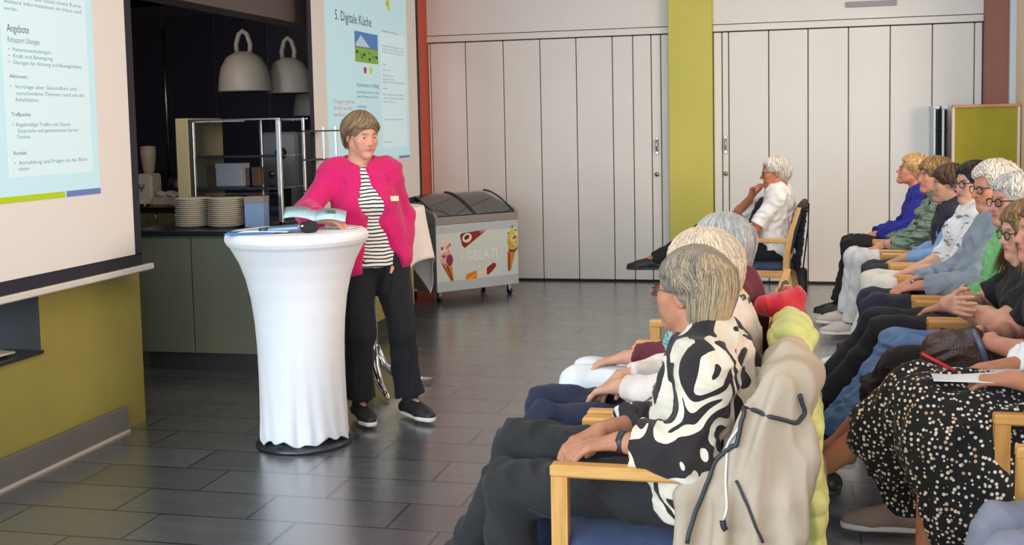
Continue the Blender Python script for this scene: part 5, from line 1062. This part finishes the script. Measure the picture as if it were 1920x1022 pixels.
# ------------------------------------------------------------------ coats and bags
def coat(name, label, cat, cy, m, seed, prims, amp=.012, freq=38, quilt=0, st=(1,1,.35), h=.008):
    r_ = thing(name, label, cat, (-.33,cy,0), R90); S = SDF(h); prims(S); w_ = wrinkle(amp, freq, seed, st)
    dp = (lambda v, n: w_(v, n)+quilt*(np.abs(np.sin(v[:,2]*pi/.075+.3*np.sin(v[:,0]*18)))**.5-.6)) if quilt else w_
    v, q = S.build(disp=dp); link('outer_fabric', np_mesh(name, v, q), m, r_); COATV[name] = (v, vnormals(v, q)); return r_
COATV = {}
def snap(name, pts, off=.003, n=12):
    v, nn = COATV[name]; out = []
    for a, b in zip(pts[:-1], pts[1:]):
        for i in range(n): p = A3(a)+(A3(b)-A3(a))*i/n; k_ = ((v-p)**2).sum(1).argmin(); out.append(v[k_]+nn[k_]*off)
    out = np.array(out); out[1:-1] = (out[:-2]+out[1:-1]*2+out[2:])/4; return out.tolist()
def beige(S):
    S.cone((-.20,-.325,.895), (.12,-.325,.89), .055, .05, .04); S.ell((-.06,-.345,.89), (.17,.07,.065), k=.05); S.ell((-.12,-.33,.87), (.11,.075,.06), k=.04)
    S.cone((-.08,-.325,.80), (-.09,-.33,.10), .15, .19, .05, flat=((0,1,0),.2)); S.cone((-.255,-.27,.76), (-.30,-.18,.10), .09, .17, .06, flat=((1,0,0),.3))
    q_ = random.Random(4)
    for i in range(7):
        x = -.24+.30*i/6; S.chain([(x*.8,-.345,.84),(x*.95,-.338,.62),(x*1.02,-.34,.38),(x*1.08+q_.uniform(-.02,.02),-.35+q_.uniform(-.01,.01),.08)], [.028,.03,.032,.036], .03)
    for i in range(4):
        y = -.33+.085*i; S.chain([(-.24,-.33+.02*i,.80),(-.285,y,.60),(-.31,y-.01+.01*i,.36),(-.325,y-.01+.02*i,.08)], [.022,.03,.034,.04], .03)
    S.cone((-.25,-.32,.90), (-.262,-.235,.58), .045, .05, .04); S.chain([(-.16,-.365,.84),(-.24,-.36,.70),(-.27,-.35,.52)], [.035,.035,.03], .03)
bc = coat('beige_coat', 'beige hooded coat hanging over the nearest front row chair back', 'coat', 3.21, fabric('coat_beige', lin(184,162,138), bump=.06, var=.03, rough=.7), 3, beige)
PIPE = mat('piping_black', (.03,.03,.035), .5)
camR = np.array(cam.matrix_world.to_3x3())
def seen(name, root, pxs, off=.004):
    """points of the garment's own surface that lie on the camera side along a drawn seam"""
    v, nn = COATV[name]; a = root.rotation_euler[2]; Rz_ = np.array([[cos(a),-sin(a),0],[sin(a),cos(a),0],[0,0,1]]); W = v@Rz_.T+A3(root.location); c_ = (W-A3((0,0,EYE)))@camR
    px = 960+2150*c_[:,0]/-c_[:,2]; py = 511-2150*c_[:,1]/-c_[:,2]-107.8; dist = -c_[:,2]; out = []; P2 = []
    for p, q in zip(pxs[:-1], pxs[1:]):
        for i in range(6): P2.append((p[0]+(q[0]-p[0])*i/6, p[1]+(q[1]-p[1])*i/6))
    P2.append(pxs[-1])
    for x, y in P2:
        d2 = (px-x)**2+(py-y)**2; cand = np.where(d2 < max(d2.min()*4, 16))[0]; k_ = cand[dist[cand].argmin()]; out.append(v[k_]+nn[k_]*off)
    out = np.array(out)
    for _ in range(3): out[1:-1] = (out[:-2]+out[1:-1]*2+out[2:])/4
    return out.tolist()
MB().tube(seen('beige_coat', bc, [(1500,742),(1508,775),(1496,796),(1440,780),(1395,762),(1366,770),(1350,800),(1343,850),(1325,905),(1303,965),(1288,1016)]), .006, 8).build('hood_piping', PIPE, bc)
MB().tube(seen('beige_coat', bc, [(1364,800),(1361,850),(1360,910),(1359,975)]), .0035, 6).build('drawcord', SOLW, bc)
e0 = seen('beige_coat', bc, [(1357,975),(1359,990)], .008); MB().tube(e0, .008, 8).build('cord_stopper', BLACK, bc)
MB().tube(seen('beige_coat', bc, [(1380,900),(1398,940),(1415,985),(1432,1018)]), .004, 6).build('pocket_seam', PIPE, bc)
def lime(S):
    S.cone((-.19,-.33,.885), (.14,-.33,.885), .05, .05, .05); S.ell((-.05,-.35,.88), (.15,.07,.055), k=.05)
    for i in range(8):
        x = -.25+.43*i/7; S.chain([(x*.85,-.35,.86),(x,-.38,.62),(x*1.05,-.39,.38),(x*1.08,-.39,.12)], [.036,.042,.046,.046], .045)
coat('lime_jacket', 'lime green quilted jacket over the second front row chair back', 'jacket', 3.80, fabric('quilt_lime', lin(200,200,120), bump=.1, rough=.55), 7, lime, .004, 40, .014)
def redj(S):
    S.cone((-.2,-.32,.88), (.16,-.33,.88), .045, .045, .05); S.cone((-.20,-.25,.90), (-.14,-.36,.93), .05, .045, .05)
    for i in range(7):
        x = -.24+.48*i/6; S.chain([(x*.85,-.34,.86),(x,-.38,.62),(x*1.05,-.39,.3)], [.035,.042,.04], .04)
coat('red_jacket', 'bright red fleece jacket over the third front row chair back', 'jacket', 4.38, fabric('fleece_red', lin(206,24,40), bump=.4, sheen=.4), 8, redj)
bj = thing('dark_jacket', 'dark jacket hanging over the back of the lone man chair', 'jacket', MC, MR)
S = SDF(.008); S.cone((-.02,-.325,.86), (.22,-.325,.87), .035, .035, .04)
for i in range(5): x = .02+.22*i/4; S.chain([(x-.02,-.335,.85),(x,-.30,.6),(x,-.285,.40)], [.025,.028,.025], .03)
v, q = S.build(disp=wrinkle(.006, 60, 2)); link('outer_fabric', np_mesh('dj', v, q), fabric('jacket_ink', lin(38,38,50)), bj)
MB().tube([(-.24,-.335,.905),(.24,-.335,.905)], .03, 12).build('collar_roll', fabric('brown_roll', lin(70,44,38)), bj)
hb = thing('shoulder_bag', 'black shoulder bag hanging by its strap behind the lone man chair', 'bag', MC, MR)
MB().tube([(.20,-.37,.90),(.25,-.36,.7),(.27,-.32,.37)], .006, 6).build('strap', BLACK, hb); MB().tube([(.22,-.30,.90),(.30,-.31,.7),(.29,-.29,.37)], .006, 6).build('strap', BLACK, hb)
MB().box((.275,-.35,.12), (.36,-.22,.37), .02).build('bag_body', mat('leather_black', (.02,.02,.022), .45, bump=.3, bscale=150), hb)
LB = mat('leather_brown', lin(74,52,42), .35, bump=.3, bscale=120)
bg = thing('handbag', 'brown leather handbag with painted pale blue sheen on the lap of the woman in black', 'bag', (.90,4.55,0), R90)
S = SDF(.006); fx = ((1,0,0),.5)
S.chain([(-.10,.21,.66),(-.10,.24,.76)], [.05,.03], .02, flat=fx); S.cone((-.10,.24,.65), (-.10,.38,.66), .055, .05, .03, flat=fx); S.cone((-.10,.26,.75), (-.10,.37,.73), .035, .035, .03, flat=fx); S.cone((-.10,.30,.70), (-.10,.34,.70), .06, .06, .03, flat=fx)
v, q = S.build(disp=wrinkle(.003, 60, 2)); link('bag_body', np_mesh('bag', v, q), LB, bg)
MB().tube([(-.10,.205,.63),(-.135,.20,.68),(-.135,.225,.745),(-.10,.245,.79)], .012, 8).build('edge_sheen', mat('painted_sheen', lin(96,108,136), .25), bg)  # tube added for the bluish sheen on the bag edge, painted as colour
lp = thing('lap_bag', 'black pouch on the lap of the man in the grey blue shirt', 'bag', (.90,6.38,0), R90)
S = SDF(.008); S.cone((-.08,.22,.67), (.12,.22,.67), .05, .05, .04, flat=((0,0,1),.7)); v, q = S.build(); link('pouch', np_mesh('pouch', v, q), mat('leather_black', (0,0,0)), lp); MB().tube([(-.10,.26,.70),(.12,.27,.70)], .004, 6).build('zip', STEEL, lp)
pc = thing('pencil', 'red pencil held by the woman in the polka dot skirt', 'pencil', (.90,3.94,0), R90)
MB().tube([(-.03,.36,.735),(-.05,.48,.80)], .005, 8).build('shaft', mat('pencil_red', lin(214,30,50), .4), pc); MB().tube([(-.03,.36,.735),(-.0265,.34,.724)], [.005,.0008], 8).build('tip', BEECH, pc)
sheet('paper_sheet', 'sheet of notes on the lap of the woman in the polka dot skirt', 'paper', (.60,3.93,.725), radians(90), .22, .30, PAPER, .01)
